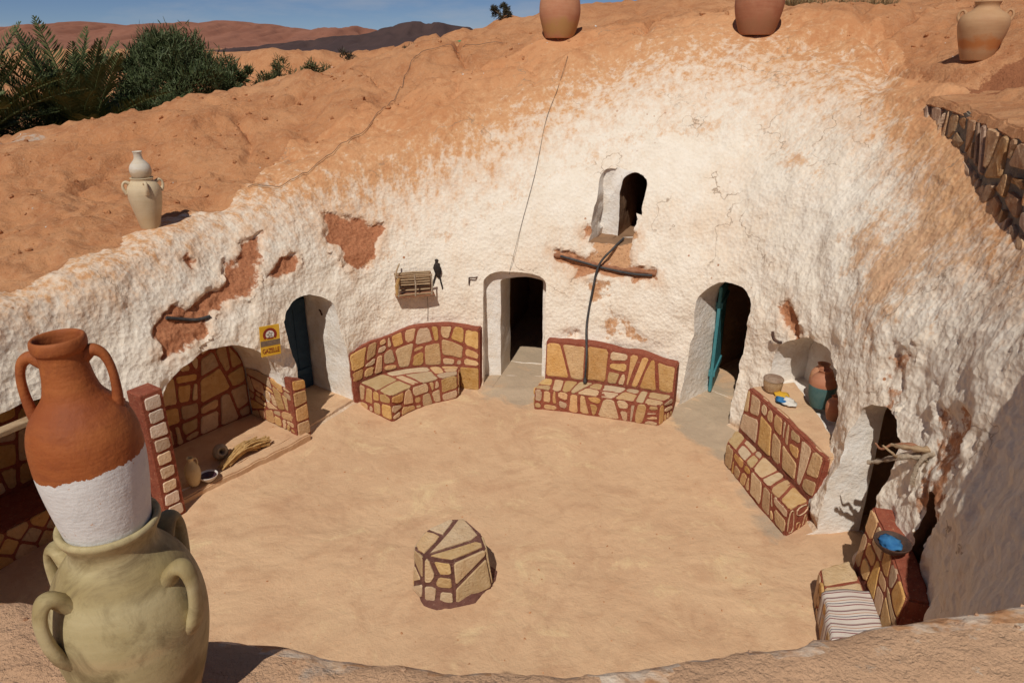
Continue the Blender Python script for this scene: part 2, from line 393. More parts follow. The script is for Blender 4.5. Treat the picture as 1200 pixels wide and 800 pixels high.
# ------------------------------------------------------------------ surface marks, all given on the wall itself as (angle round the pit in degrees, height)
BARE = [  # (weight, paletone, outline)
    (1.0, 0.0, [(156.1, 1.72), (154.6, 1.96), (152.2, 2.13), (149.8, 2.24), (148.3, 2.10), (143.3, 2.18), (139.2, 2.28), (138.1, 2.42), (135.7, 2.47),
                (134.1, 2.61), (131.7, 2.73), (128.3, 2.79), (129.9, 2.57), (133.4, 2.26), (136.0, 2.10), (140.5, 2.03), (144.1, 2.0), (145.3, 1.9), (148.7, 1.77), (152.8, 1.70)]),
    (1.0, 0.0, [(130.5, 2.24), (128.1, 2.32), (124.0, 2.37), (124.7, 2.25), (127.0, 2.18)]),
    (1.0, 0.0, [(144.8, 2.66), (142.6, 2.66), (142.8, 2.54), (144.5, 2.53)]),
    (1.0, 0.0, [(117.5, 2.86), (114.5, 2.73), (107.1, 2.55), (107.6, 2.36), (109.7, 2.13), (113.3, 1.95), (115.2, 2.06), (115.8, 2.29), (118.2, 2.5)]),
    (1.0, 0.8, [(69.2, 2.12), (68.3, 2.35), (65.1, 2.45), (61.8, 2.54), (61.6, 2.34), (62.3, 2.2), (62.0, 2.06), (63.9, 2.0), (66.3, 2.05), (69.2, 2.07)]),
    (1.0, 0.3, [(76.2, 2.21), (74.2, 2.18), (70.6, 2.12), (65.5, 2.04), (60.5, 2.03), (57.2, 2.03), (57.2, 1.89), (60.8, 1.83), (61.6, 1.88), (64.8, 1.87), (68.7, 1.94),
                (69.9, 1.84), (71.5, 1.84), (72.1, 1.92), (75.4, 2.03)]),
    (1.0, 0.3, [(72.0, 2.47), (70.8, 2.58), (69.3, 2.45), (70.4, 2.36)]),
    (1.0, 0.2, [(34.2, 1.8), (34.5, 1.95), (32.9, 2.08), (31.7, 1.95), (30.1, 1.8), (28.4, 1.7), (27.8, 1.46), (29.5, 1.55), (31.3, 1.69), (33.4, 1.74)]),
    (0.52, 0.7, [(70.5, 1.82), (63.4, 1.84), (63.6, 1.52), (68.9, 1.43)]),
    (0.72, 0.7, [(73.5, 1.04), (70.2, 1.05), (69.7, 0.89), (73.0, 0.85)]),
    (0.5, 0.8, [(66.0, 1.45), (61.0, 1.3), (57.2, 1.02), (58.6, 0.93), (65.6, 0.93)]),
    (0.55, 0.3, [(-6.0, 2.2), (-10.0, 1.3), (-16.0, 1.0), (-18.0, 1.6), (-14.0, 2.4)]),
    (0.5, 0.3, [(8.0, 2.3), (4.0, 1.5), (1.0, 1.6), (3.0, 2.5)]),
]
WASH = [(-180, 2.58), (-170, 2.6), (-150, 3.0), (-120, 3.3), (-90, 3.35), (-60, 3.35), (-20, 3.35), (-3.5, 3.3), (7.1, 3.3), (16.6, 3.5), (28.3, 3.85), (39.2, 4.4),
        (46.2, 4.5), (53.5, 4.72), (63.7, 4.68), (73.9, 4.22), (85.3, 3.66), (95.8, 3.2), (107.4, 2.86), (115.5, 2.78), (121.8, 2.9),
        (133.3, 2.96), (144.8, 2.84), (158.4, 2.70), (170.6, 2.60), (180, 2.58)]
def poly_sd(px, py, poly):
    """signed distance (positive inside) of points to a polygon"""
    poly = np.array(poly); n = len(poly)
    inside = np.zeros(len(px), bool); dmin = np.full(len(px), 1e9)
    for i in range(n):
        x1, y1 = poly[i]; x2, y2 = poly[(i+1) % n]
        c = ((y1 > py) != (y2 > py)) & (px < (x2-x1)*(py-y1)/(y2-y1+1e-12)+x1)
        inside ^= c
        ex, ey = x2-x1, y2-y1
        tt = np.clip(((px-x1)*ex+(py-y1)*ey)/(ex*ex+ey*ey+1e-12), 0, 1)
        dmin = np.minimum(dmin, np.hypot(px-x1-tt*ex, py-y1-tt*ey))
    return np.where(inside, dmin, -dmin)
KD = PI/180*4.6
def marks(x, y, z):
    ph = np.degrees(np.arctan2(y-CY, x-CX)); s = ph*KD
    soft = 0.7+0.45*np.clip((ph-36)/8, 0, 1)*np.clip((126-ph)/10, 0, 1)
    wash = np.clip((np.interp(ph, [a for a, b in WASH], [b for a, b in WASH])-z)/soft*0.5+0.5, 0, 1)
    bare = np.zeros(len(x)); pale = np.zeros(len(x))
    rr = np.hypot(x-CX, y-CY)
    q_ = np.stack([x, y, z], 1)*5.5
    s = s+0.07*fbm(q_, 3, 201); zj = z+0.06*fbm(q_, 3, 211)
    for wgt, pl, poly in BARE:
        sd = poly_sd(s, zj, [(a*KD, b) for a, b in poly])
        v = np.clip(0.5+sd/0.16, 0, 1)*wgt*(rr < 7)
        pale = np.where(v > bare, pl, pale); bare = np.maximum(bare, v)
    # the mottled right-hand side and the streaky collar under the back rim
    mottle = np.clip(1-np.abs(ph-16)/24, 0, 1)*np.clip((z-1.1)/1.8, 0, 1)*0.84
    mottle = np.maximum(mottle, 0.30*np.clip((ph-60)/60, 0, 1)*np.clip((z-1.9)/1.0, 0, 1)*(ph < 179))
    mottle = np.maximum(mottle, 0.5*np.exp(-((np.interp(ph, [a for a, b in WASH], [b for a, b in WASH])-z-0.75)/0.28)**2)*(ph > 36)*(ph < 112))
    return wash, bare, pale, mottle

# ------------------------------------------------------------------ relief
P = np.stack([X.ravel(), Y.ravel(), Z.ravel()], 1)
zoneV = np.repeat(zone, NA)
cv, sv = np.tile(cosp, NR), np.tile(sinp, NR)
rv = R.ravel()
is_wall = np.clip(1-np.abs(np.where(zoneV == 1, 0, 1)), 0, 1).astype(float)
kk = np.repeat(np.arange(NR), NA)
fw = np.clip((kk-(NF-4))/8.0, 0, 1)*np.clip((k0+20-kk)/24.0, 0, 1)      # wall weight, faded at both ends
fg = np.clip((kk-(k0-14))/24.0, 0, 1)
_, bareV, _, _ = marks(P[:, 0], P[:, 1], P[:, 2])
calm = 1-0.55*np.clip((np.degrees(np.arctan2(P[:, 1]-CY, P[:, 0]-CX))-45)/15, 0, 1)*np.clip((118-np.degrees(np.arctan2(P[:, 1]-CY, P[:, 0]-CX)))/15, 0, 1)*np.clip((4.2-P[:, 2])/1.0, 0, 1)
dr = 0.065*fbm(P*1.1, 3, 3) + 0.016*fbm(P*np.array([4, 4, 3.2]), 4, 11) + 0.0115*fbm(P*np.array([14, 14, 12]), 3, 21)
crust = np.clip(1-np.abs(bareV-0.12)/0.12, 0, 1)
dr -= crust*0.03*np.clip(0.4+fbm(P*6, 3, 33), 0, 1.5)
sharp_run = np.abs(vnoise(P*np.array([3.2, 3.2, 0.7]), 31))
phd = np.degrees(np.arctan2(P[:, 1]-CY, P[:, 0]-CX))
dr *= calm*(1+0.4*np.clip((44-phd)/12, 0, 1)*np.clip((phd+30)/10, 0, 1))
dr += 0.02*(0.5-sharp_run)*np.clip((P[:, 2]-2.6)/1.2, 0, 1)
dr += (0.055+0.02*fbm(P*9, 2, 45))*np.clip((bareV-0.35)/0.3, 0, 1)
P[:, 0] += cv*dr*fw; P[:, 1] += sv*dr*fw
near = np.clip((3.2-np.hypot(P[:, 0], P[:, 1]-0.5))/1.2, 0, 1)
dz = 0.16*fbm(P*np.array([0.55, 0.55, 0.2]), 3, 41) + 0.07*fbm(P*np.array([1.9, 1.9, 1.0]), 4, 51) + 0.028*fbm(P*np.array([7, 7, 4]), 3, 61)
ril = np.stack([np.arctan2(P[:, 1]-CY, P[:, 0]-CX)*9.0, rv*0.55, np.zeros(len(rv))], 1)
gul = 1-np.abs(fbm(P*np.array([0.62, 0.62, 0.0])+3.1, 2, 75))
dz -= 0.16*np.clip((gul-0.80)/0.2, 0, 1)**1.5*np.clip((rv-5.8)/1.5, 0, 1)
dz += 0.05*(0.45-np.abs(vnoise(ril, 71)))*np.clip(1-(rv-6)/9, 0, 1)*1.6
ledge = np.exp(-((P[:, 2]-4.78)/0.10)**2)*np.clip((P[:, 0]-4.6)/0.5, 0, 1)*np.clip((13-P[:, 1])/2, 0, 1)
for jx_, jy_ in ((0.84, 13.95), (3.95, 12.75), (5.78, 9.70), (-4.57, 9.05)):        # trodden level where the jars stand
    dz *= 1-np.exp(-((P[:, 0]-jx_)**2+(P[:, 1]-jy_)**2)/0.55**2)
P[:, 2] += dz*fg*(1-0.72*near)*np.clip(1.35-(rv-4.5)/60, 0.6, 1)
P[:, 2] -= ledge*fg*0.10
ff = (zoneV == 0)
P[:, 2] += np.where(ff, 0.022*fbm(P*np.array([1.1, 1.1, 1]), 4, 81)+0.006*fbm(P*np.array([8, 8, 1]), 3, 91), 0)
# step where the trodden parapet by the viewer breaks off
# ------------------------------------------------------------------ closed solid of the earth
verts = np.concatenate([P, [[CX, CY, 0.0]], np.stack([P[-NA:, 0], P[-NA:, 1], np.full(NA, -4.0)], 1), [[CX, CY, -4.0]]])
c_top, b0, c_bot = NR*NA, NR*NA+1, NR*NA+1+NA
j = np.arange(NA); j2 = (j+1) % NA
quads = []
for k in range(NR-1):
    quads.append(np.stack([k*NA+j, k*NA+j2, (k+1)*NA+j2, (k+1)*NA+j], 1)[:, ::-1])
quads = np.concatenate(quads)
qz = np.repeat(np.maximum(zone[:-1], zone[1:]), NA)
# over the back of the pit the plastered face runs on over the brow before it becomes bare ground
pdeg = np.degrees(phi)
brow = np.interp(pdeg, [-180, 20, 34, 44, 118, 130, 150, 172, 180], [0.0, 0.0, 0.5, 1.3, 1.3, 0.5, 0.25, 0.1, 0.0])+0.12*vnoise(np.stack([pdeg*0.35, 0*pdeg, 0*pdeg], 1), 19)
dring = np.where(np.arange(NR-1) < k0, -1.0, np.concatenate([np.full(k0, -1.0), np.array([0.0]+gr)])[:NR-1])
qz = np.where((np.repeat(dring, NA) >= 0) & (np.repeat(dring, NA) < np.tile(brow, NR-1)), 1, qz)
skirt = np.stack([(NR-1)*NA+j, (NR-1)*NA+j2, b0+j2, b0+j], 1)[:, ::-1]
tri_t = np.stack([np.full(NA, c_top), j, j2], 1)
tri_b = np.stack([np.full(NA, c_bot), b0+j2, b0+j], 1)
def build(name, verts, q, tris, mat_idx, mats):
    me = bpy.data.meshes.new(name)
    nq, nt = len(q), len(tris)
    me.vertices.add(len(verts)); me.vertices.foreach_set('co', np.asarray(verts, np.float32).ravel())
    me.loops.add(nq*4+nt*3)
    me.loops.foreach_set('vertex_index', np.concatenate([q.ravel(), tris.ravel()]).astype(np.int32))
    me.polygons.add(nq+nt)
    me.polygons.foreach_set('loop_start', np.concatenate([np.arange(nq)*4, nq*4+np.arange(nt)*3]).astype(np.int32))
    me.polygons.foreach_set('material_index', np.asarray(mat_idx, np.int32))
    me.update(calc_edges=True); me.validate()
    for m in mats: me.materials.append(m)
    return me
mats5 = [M['floor'], M['wall'], M['ground'], M['reveal'], M['room']]
earth_me = build('earth', verts, np.concatenate([quads, skirt]), np.concatenate([tri_t, tri_b]),
                 np.concatenate([qz, np.full(NA, 2), np.zeros(NA), np.full(NA, 2)]), mats5)
earth = bpy.data.objects.new('earth', earth_me); COL.objects.link(earth)

# ------------------------------------------------------------------ openings dug into the wall
def arch_profile(w, h, rise, n=14):
    pts = [(-w/2, 0.0), (-w/2, h-rise)]
    for i in range(1, n):
        a = PI - PI*i/n
        pts.append((w/2*math.cos(a), h-rise+rise*math.sin(a)))
    return pts + [(w/2, h-rise), (w/2, 0.0)]
def resample(pts, step):
    out = []
    for a, b in zip(pts, pts[1:]+pts[:1]):
        L = math.hypot(b[0]-a[0], b[1]-a[1]); n = max(1, int(round(L/step)))
        for i in range(n): out.append((a[0]+(b[0]-a[0])*i/n, a[1]+(b[1]-a[1])*i/n))
    return out
CUT = []
def cutter(base, inward, w, h, rise, d0, d1, mi, taper=1.0, rough=0.02, skew=0.0, seed=0, cap=None):
    """an arched volume; base = middle of the sill, inward = horizontal direction into the earth"""
    prof = resample(arch_profile(w, h, rise), 0.09)
    d = Vector((inward[0], inward[1], 0)).normalized(); s = Vector((d.y, -d.x, 0)); b = Vector(base)
    nseg = max(2, int((d1-d0)/0.12)); n = len(prof); vs = []
    for k in range(nseg+1):
        t = d0+(d1-d0)*k/nseg; f = 1+(taper-1)*k/nseg
        for (u, v) in prof:
            vs.append(b + s*(u*f+skew*t) + d*t + Vector((0, 0, v*(f if v > 0.05 else 1))))
    arr = np.array([tuple(v) for v in vs])
    off = fbm(arr*5.0, 2, 100+seed)*rough
    ctr = np.array(b + Vector((0, 0, h*0.45)))
    dirs = arr-ctr; along = dirs@np.array(d); dirs -= along[:, None]*np.array(d); dirs /= (np.linalg.norm(dirs, axis=1)[:, None]+1e-6)
    arr += dirs*off[:, None]
    fs = []
    for k in range(nseg):
        for i in range(n):
            i2 = (i+1) % n
            fs.append((k*n+i, (k+1)*n+i, (k+1)*n+i2, k*n+i2))
    fs.append(tuple(range(n))); fs.append(tuple(reversed(range(nseg*n, nseg*n+n))))
    me = bpy.data.meshes.new('cut'); me.from_pydata(arr.tolist(), [], fs); me.update()
    bm = bmesh.new(); bm.from_mesh(me); bmesh.ops.recalc_face_normals(bm, faces=bm.faces); bm.to_mesh(me); bm.free()
    for m in mats5: me.materials.append(m)
    me.polygons.foreach_set('material_index', [mi]*len(me.polygons))
    o = bpy.data.objects.new('cut', me); COL.objects.link(o); CUT.append(o)
# middle door of the back wall: a shallow frame, then the passage and a dark room
cutter((0.03, 10.62, 0.05), (0.06, 1), 0.98, 1.84, 0.17, -0.4, 0.31, 3, seed=1, rough=0.012)
cutter((0.07, 10.62, 0.05), (0.27, 0.96), 0.66, 1.70, 0.07, -0.4, 0.85, 3, seed=2, rough=0.012)
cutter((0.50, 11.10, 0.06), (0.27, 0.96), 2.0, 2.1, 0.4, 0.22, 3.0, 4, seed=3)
# left door
cutter((-2.74, 9.56, 0.12), (-0.80, 0.60), 0.92, 1.72, 0.30, -0.35, 1.0, 3, seed=4)
# right door
cutter((2.78, 9.50, 0.06), (0.75, 0.66), 0.86, 1.95, 0.34, -0.4, 0.85, 3, seed=5)
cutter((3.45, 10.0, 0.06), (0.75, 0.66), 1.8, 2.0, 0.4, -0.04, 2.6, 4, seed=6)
# store opening high in the back wall
cutter((1.47, 10.66, 2.34), (0.42, 0.91), 0.66, 1.10, 0.24, -0.5, 0.55, 3, seed=7, rough=0.055)
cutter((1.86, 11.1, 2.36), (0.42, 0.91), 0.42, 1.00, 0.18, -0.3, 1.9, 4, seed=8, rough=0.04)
# alcove with stone lining
cutter((-3.52, 8.12, 0.13), (-0.81, 0.586), 1.80, 1.50, 0.80, -0.5, 1.05, 3, seed=9)
# low recess with the brick bench
cutter((-4.72, 6.10, 0.02), (-0.88, 0.47), 2.15, 1.74, 0.10, -0.6, 1.35, 3, seed=10)
# shelf niche over the right bench
cutter((3.46, 8.02, 0.90), (0.972, 0.235), 1.66, 0.88, 0.58, -0.6, 0.75, 3, seed=11)
# doorway in the right wall
cutter((3.50, 6.38, 0.03), (0.99, 0.10), 0.74, 1.74, 0.26, -0.5, 0.50, 3, seed=12)
cutter((3.9, 6.42, 0.03), (0.99, 0.10), 1.3, 1.9, 0.4, 0.06, 2.4, 4, seed=13)
# dark crevice beyond that doorway
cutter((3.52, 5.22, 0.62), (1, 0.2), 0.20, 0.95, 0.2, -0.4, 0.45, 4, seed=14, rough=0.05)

for o in CUT:
    md = earth.modifiers.new('cut', 'BOOLEAN'); md.operation = 'DIFFERENCE'; md.object = o; md.solver = 'MANIFOLD'
dg = bpy.context.evaluated_depsgraph_get()
cut_me = bpy.data.meshes.new_from_object(earth.evaluated_get(dg))
for o in CUT + [earth]:
    me = o.data; bpy.data.objects.remove(o); bpy.data.meshes.remove(me)

# ------------------------------------------------------------------ split the solid into floor, wall and ground
def pull(me):
    nv, npol, nl = len(me.vertices), len(me.polygons), len(me.loops)
    co = np.empty(nv*3, np.float32); me.vertices.foreach_get('co', co)
    ls = np.empty(npol, np.int32); me.polygons.foreach_get('loop_start', ls)
    lt = np.empty(npol, np.int32); me.polygons.foreach_get('loop_total', lt)
    mi = np.empty(npol, np.int32); me.polygons.foreach_get('material_index', mi)
    lv = np.empty(nl, np.int32); me.loops.foreach_get('vertex_index', lv)
    nm = np.empty(npol*3, np.float32); me.polygons.foreach_get('normal', nm)
    ce = np.empty(npol*3, np.float32); me.polygons.foreach_get('center', ce)
    return co.reshape(-1, 3), ls, lt, mi, lv, nm.reshape(-1, 3), ce.reshape(-1, 3)
co, ls, lt, mi, lv, nm, ce = pull(cut_me)
inner_floor = (mi >= 3) & (nm[:, 2] > 0.8) & (ce[:, 2] < 0.5)
def sub_mesh(name, sel, mat_map, extra=None):
    ids = np.nonzero(sel)[0]
    tot = lt[ids]
    starts = np.concatenate([[0], np.cumsum(tot)[:-1]])
    idx = np.repeat(ls[ids]-starts, tot)+np.arange(tot.sum())
    lvx = lv[idx]; used, inv = np.unique(lvx, return_inverse=True)
    vco = co[used]
    m_idx = np.array([mat_map.get(int(v), 0) for v in range(5)])[mi[ids]]
    m_idx = np.where(inner_floor[ids], mat_map.get(9, 0), m_idx)
    m_idx = np.where((mi[ids] == 3) & (nm[ids, 2] > 0.7) & (ce[ids, 2] > 1.5), 2, m_idx)
    if extra is not None:
        ev, eq = extra
        inv = np.concatenate([inv, (eq+len(vco)).ravel()]); vco = np.concatenate([vco, ev])
        tot = np.concatenate([tot, np.full(len(eq), 4)]); starts = np.concatenate([[0], np.cumsum(tot)[:-1]])
        m_idx = np.concatenate([m_idx, np.zeros(len(eq), int)])
    me = bpy.data.meshes.new(name)
    me.vertices.add(len(vco)); me.vertices.foreach_set('co', vco.astype(np.float32).ravel())
    me.loops.add(len(inv)); me.loops.foreach_set('vertex_index', inv.astype(np.int32))
    me.polygons.add(len(tot)); me.polygons.foreach_set('loop_start', starts.astype(np.int32))
    me.polygons.foreach_set('material_index', m_idx.astype(np.int32))
    me.update(calc_edges=True); me.validate()
    me.polygons.foreach_set('use_smooth', [True]*len(me.polygons))
    x, y, z = vco[:, 0].astype(float), vco[:, 1].astype(float), vco[:, 2].astype(float)
    wash, bare, pale, mottle = marks(x, y, z)
    r = np.hypot(x-CX, y-CY); ph = np.arctan2(y-CY, x-CX)
    worn = np.zeros(len(x))
    for wx_, wy_, wr_ in ((0.22, 8.23, 0.45), (1.0, 8.2, 0.4), (1.23, 6.27, 0.42), (2.14, 6.27, 0.36), (1.5, 5.85, 0.4), (2.5, 7.4, 0.4), (-0.6, 9.1, 0.4), (-3.0, 7.7, 0.5), (-1.6, 7.6, 0.3), (0.3, 5.3, 0.4)):
        worn = np.maximum(worn, 0.58*np.exp(-((x-wx_)**2+(1.6*(y-wy_))**2)/wr_**2))
    ringv = np.zeros(len(x))
    for wgt, pl, poly in BARE:
        ringv = np.maximum(ringv, np.clip(0.75+poly_sd(np.degrees(ph)*KD, z-0.0, [(a*KD, b) for a, b in poly])/0.5, 0, 0.75)*(r < 7)*wgt)
    splash = np.clip(1-z/0.45, 0, 1)
    dust = np.clip((4.0-np.hypot(x, y-0.3))/1.2, 0, 1)
    cement = np.zeros(len(x))
    if name == 'ground':
        dist = r-np.interp(ph, phi, RR, period=2*PI)
        wash = wash*np.clip(1.05-dist/0.55, 0, 1)
    if name == 'courtyard_floor':
        rb = np.interp(ph, phi, RB, period=2*PI)
        edge = np.clip((r-(rb-0.85))/0.8, 0, 1)
        front = np.exp(-((x-0.3)/1.0)**2)*np.clip((y-9.2)/1.0, 0, 1)+np.exp(-((x-2.7)/0.8)**2)*np.clip((y-8.2)/1.0, 0, 1)+np.exp(-((x-2.9)/0.35)**2)*np.clip((y-6)/1.0, 0, 1)
        cement = np.clip(0.30*edge+0.55*front, 0, 0.8)
    if name == 'ground':
        cement = 0.50*np.exp(-((x+0.55)/0.42)**2-((y-1.50)/0.22)**2)+0.58*np.exp(-((x+8.6)/1.3)**2-((y-13.0)/0.7)**2)
        bare = np.clip(0.85*np.exp(-((x-5.7)/0.9)**2-((y-8.95)/0.40)**2)+0.6*np.exp(-((x-6.9)/1.1)**2-((y-9.6)/0.35)**2), 0, 1)
    for nme, arr in (('wash', wash), ('bare', bare), ('paletone', pale), ('mottle', mottle), ('splash', splash), ('stainring', ringv), ('worn', worn), ('dust', dust), ('cement', cement)):
        me.attributes.new(nme, 'FLOAT', 'POINT').data.foreach_set('value', arr.astype(np.float32))
    me.set_sharp_from_angle(angle=math.radians(48))
    o = bpy.data.objects.new(name, me); COL.objects.link(o)
    return o
# the desert floor goes on to the horizon
Rout = np.concatenate([[1.0], np.geomspace(1.15, 75, 40)])
edge_r = R[-1]
fx, fy, fz = [], [], []
for s in Rout:
    rr_ = edge_r*s
    xx, yy = CX+rr_[::8]*cosp[::8], CY+rr_[::8]*sinp[::8]
    fx.append(xx); fy.append(yy)
    base = P[-NA:, 2][::8] if s == 1.0 else terrain(xx, yy)+0.5*fbm(np.stack([xx/30, yy/30, 0*xx], 1), 3, 5)
    fz.append(base)
fv = np.stack([np.concatenate(fx), np.concatenate(fy), np.concatenate(fz)], 1)
na8 = len(fx[0]); jj = np.arange(na8); jn = (jj+1) % na8
fq = np.concatenate([np.stack([k*na8+jj, (k+1)*na8+jj, (k+1)*na8+jn, k*na8+jn], 1) for k in range(len(Rout)-1)])
is_ground = (mi == 2) & (ce[:, 2] > -3.5) & ~((np.abs(nm[:, 2]) < 0.02) & (np.hypot(ce[:, 0]-CX, ce[:, 1]-CY) > 50))
ground = sub_mesh('ground', is_ground, {2: 0}, (fv, fq)); ground.data.materials.append(M['ground'])
floor = sub_mesh('courtyard_floor', (mi == 0) | inner_floor, {0: 0, 9: 0}); floor.data.materials.append(M['floor'])
wall = sub_mesh('courtyard_wall', ((mi == 1) | (mi >= 3)) & ~inner_floor, {1: 0, 3: 1, 4: 2})
for m in ('wall', 'reveal', 'room'): wall.data.materials.append(M[m])
tag(ground, kind='structure'); tag(floor, kind='structure')
tag(wall, 'rough whitewashed earth wall ringing the sunken courtyard, with doorways and niches', 'wall')
bpy.data.meshes.remove(cut_me)
BV = {}
def bvh_of(o):
    if o.name not in BV:
        BV[o.name] = BVHTree.FromPolygons([v.co.copy() for v in o.data.vertices], [tuple(p.vertices) for p in o.data.polygons])
    return BV[o.name]
def drop(x, y, o=None, z=20):
    """height of the ground under a point"""
    best = None
    for q in ([o] if o else [ground, wall]):
        l, n, i, dd = bvh_of(q).ray_cast(Vector((x, y, z)), Vector((0, 0, -1)))
        if l is not None and (best is None or l.z > best): best = l.z
    return best if best is not None else 0.0
def wall_at(ph_deg, z):
    """point and outward normal of the wall at an angle round the pit and a height"""
    a = math.radians(ph_deg); dvec = Vector((math.cos(a), math.sin(a), 0))
    l, n, i, dd = bvh_of(wall).ray_cast(Vector((CX, CY, z)), dvec)
    if n.dot(dvec) > 0: n = -n
    return l, n

# ------------------------------------------------------------------ object materials
def mat_simple(name, c1, c2, scale=8, rough=0.85, bump=0.01, bscale=None, stretch=(1, 1, 1), rnd=0.0, c3=None, spec=0.25, world=False):
    t = NT(name); t.b.inputs['Specular IOR Level'].default_value = spec
    v = t.world(stretch) if world else t.coords('Object', stretch)
    f = t.noise(v, scale, 5, 0.62)
    col = t.mix(t.ramp(f, [(0.35, 0), (0.68, 1)]), c1, c2)
    if c3: col = t.mix(t.ramp(t.noise(v, scale*2.7, 5, 0.7), [(0.58, 0), (0.68, 0.8)]), col, c3)
    if rnd:
        oi = t.node('ShaderNodeObjectInfo')
        hs = t.node('ShaderNodeHueSaturation')
        t.link(t.math('ADD', t.math('MULTIPLY', oi.outputs['Random'], 2*rnd), 1-rnd), hs.inputs['Value'])
        t.link(t.math('ADD', t.math('MULTIPLY', t.math('FRACT', t.math('MULTIPLY', oi.outputs['Random'], 7.31)), 0.012), 0.493), hs.inputs['Hue'])
        t.link(t.math('ADD', t.math('MULTIPLY', t.math('FRACT', t.math('MULTIPLY', oi.outputs['Random'], 13.7)), 0.35), 0.75), hs.inputs['Saturation'])
        t.link(col, hs.inputs['Color']); col = hs.outputs[0]
    n = t.bump(t.noise(v, bscale or scale*3, 6, 0.65), bump, 0.8)
    return t.done(col, rough, n)
M['stone'] = mat_simple('ochre_stone', (0.53, 0.305, 0.12), (0.63, 0.40, 0.185), 9, 0.92, 0.028, 30, rnd=0.20, c3=(0.37, 0.17, 0.075), world=True)
M['palestone'] = mat_simple('pale_stone', (0.52, 0.335, 0.155), (0.60, 0.42, 0.225), 9, 0.92, 0.026, 30, rnd=0.14, c3=(0.42, 0.22, 0.10), world=True)
M['brick'] = mat_simple('pale_brick', (0.58, 0.40, 0.26), (0.66, 0.50, 0.36), 10, 0.92, 0.02, 30, rnd=0.22, c3=(0.40, 0.20, 0.12), world=True)
M['mortar'] = mat_simple('red_mortar', (0.25, 0.062, 0.034), (0.33, 0.10, 0.055), 11, 0.95, 0.03, 34, c3=(0.42, 0.22, 0.13), world=True)
M['darkmortar'] = mat_simple('maroon_mortar', (0.125, 0.05, 0.038), (0.19, 0.085, 0.062), 11, 0.95, 0.03, 34, c3=(0.30, 0.19, 0.14), world=True)
M['greymortar'] = mat_simple('grey_mortar', (0.15, 0.125, 0.10), (0.27, 0.22, 0.17), 7, 0.92, 0.03, 26, c3=(0.10, 0.085, 0.07))
M['rubble'] = mat_simple('brown_rubble', (0.38, 0.19, 0.085), (0.55, 0.37, 0.22), 7, 0.9, 0.04, 20, rnd=0.3, c3=(0.24, 0.11, 0.05), world=True)
M['wood'] = mat_simple('weathered_wood', (0.33, 0.21, 0.115), (0.46, 0.33, 0.20), 12, 0.85, 0.01, 40, (1, 1, 6))
M['redwood'] = mat_simple('red_brown_wood', (0.26, 0.105, 0.055), (0.37, 0.18, 0.10), 14, 0.85, 0.015, 40)
M['palewood'] = mat_simple('bleached_wood', (0.34, 0.25, 0.17), (0.52, 0.42, 0.31), 22, 0.9, 0.03, 50, (1, 1, 1))
M['iron'] = mat_simple('rusty_iron', (0.055, 0.035, 0.028), (0.12, 0.06, 0.04), 20, 0.7, 0.004, 60)
M['rubber'] = mat_simple('black_hose', (0.035, 0.034, 0.035), (0.075, 0.07, 0.068), 16, 0.6, 0.003, 60)
M['wire'] = mat_simple('thin_wire', (0.10, 0.075, 0.06), (0.16, 0.12, 0.09), 10, 0.7, 0.001, 40)
M['darkhide'] = mat_simple('dark_hide', (0.020, 0.015, 0.013), (0.05, 0.035, 0.03), 14, 0.75, 0.01, 50)
M['bluepaint'] = mat_simple('dark_blue_paint', (0.014, 0.035, 0.062), (0.022, 0.05, 0.08), 9, 0.6, 0.004, 30)
M['turquoise'] = mat_simple('turquoise_paint', (0.05, 0.20, 0.23), (0.075, 0.25, 0.27), 9, 0.55, 0.004, 30)
M['whitepaint'] = mat_simple('chalk_paint', (0.74, 0.70, 0.63), (0.60, 0.54, 0.46), 9, 0.85, 0.006, 30)
M['blackpaint'] = mat_simple('black_paint', (0.02, 0.02, 0.02), (0.04, 0.035, 0.03), 9, 0.6, 0.004, 30)
M['ceramicwhite'] = mat_simple('white_glaze', (0.72, 0.68, 0.64), (0.62, 0.57, 0.52), 7, 0.4, 0.002, 30, spec=0.5)
M['purple'] = mat_simple('dark_purple_glaze', (0.045, 0.02, 0.03), (0.09, 0.04, 0.05), 7, 0.4, 0.002, 30, spec=0.5)
M['fibre'] = mat_simple('dry_palm_fibre', (0.42, 0.24, 0.085), (0.60, 0.38, 0.16), 16, 0.9, 0.02, 50, (1, 1, 1))
M['buff'] = mat_simple('buff_clay', (0.58, 0.43, 0.23), (0.66, 0.52, 0.31), 5, 0.8, 0.004, 40, c3=(0.48, 0.32, 0.16))
M['greyclay'] = mat_simple('grey_clay', (0.36, 0.28, 0.19), (0.46, 0.37, 0.26), 6, 0.9, 0.006, 30)
M['green'] = mat_simple('green_plastic', (0.02, 0.22, 0.09), (0.03, 0.30, 0.13), 5, 0.4, 0.002, 20, spec=0.5)
M['bluecloth'] = mat_simple('blue_cloth', (0.02, 0.11, 0.28), (0.06, 0.22, 0.42), 9, 0.9, 0.01, 30)
M['yellow'] = mat_simple('faded_yellow_enamel', (0.62, 0.34, 0.02), (0.70, 0.42, 0.05), 6, 0.55, 0.002, 20, c3=(0.50, 0.23, 0.02))
M['signred'] = mat_simple('dark_red_print', (0.20, 0.022, 0.016), (0.27, 0.035, 0.02), 8, 0.55, 0.001, 20)
M['signbrown'] = mat_simple('brown_grey_print', (0.15, 0.105, 0.07), (0.22, 0.15, 0.10), 30, 0.6, 0.001, 20)
M['basket'] = mat_simple('woven_basket', (0.40, 0.25, 0.13), (0.56, 0.40, 0.24), 60, 0.9, 0.02, 90, c3=(0.16, 0.09, 0.05))
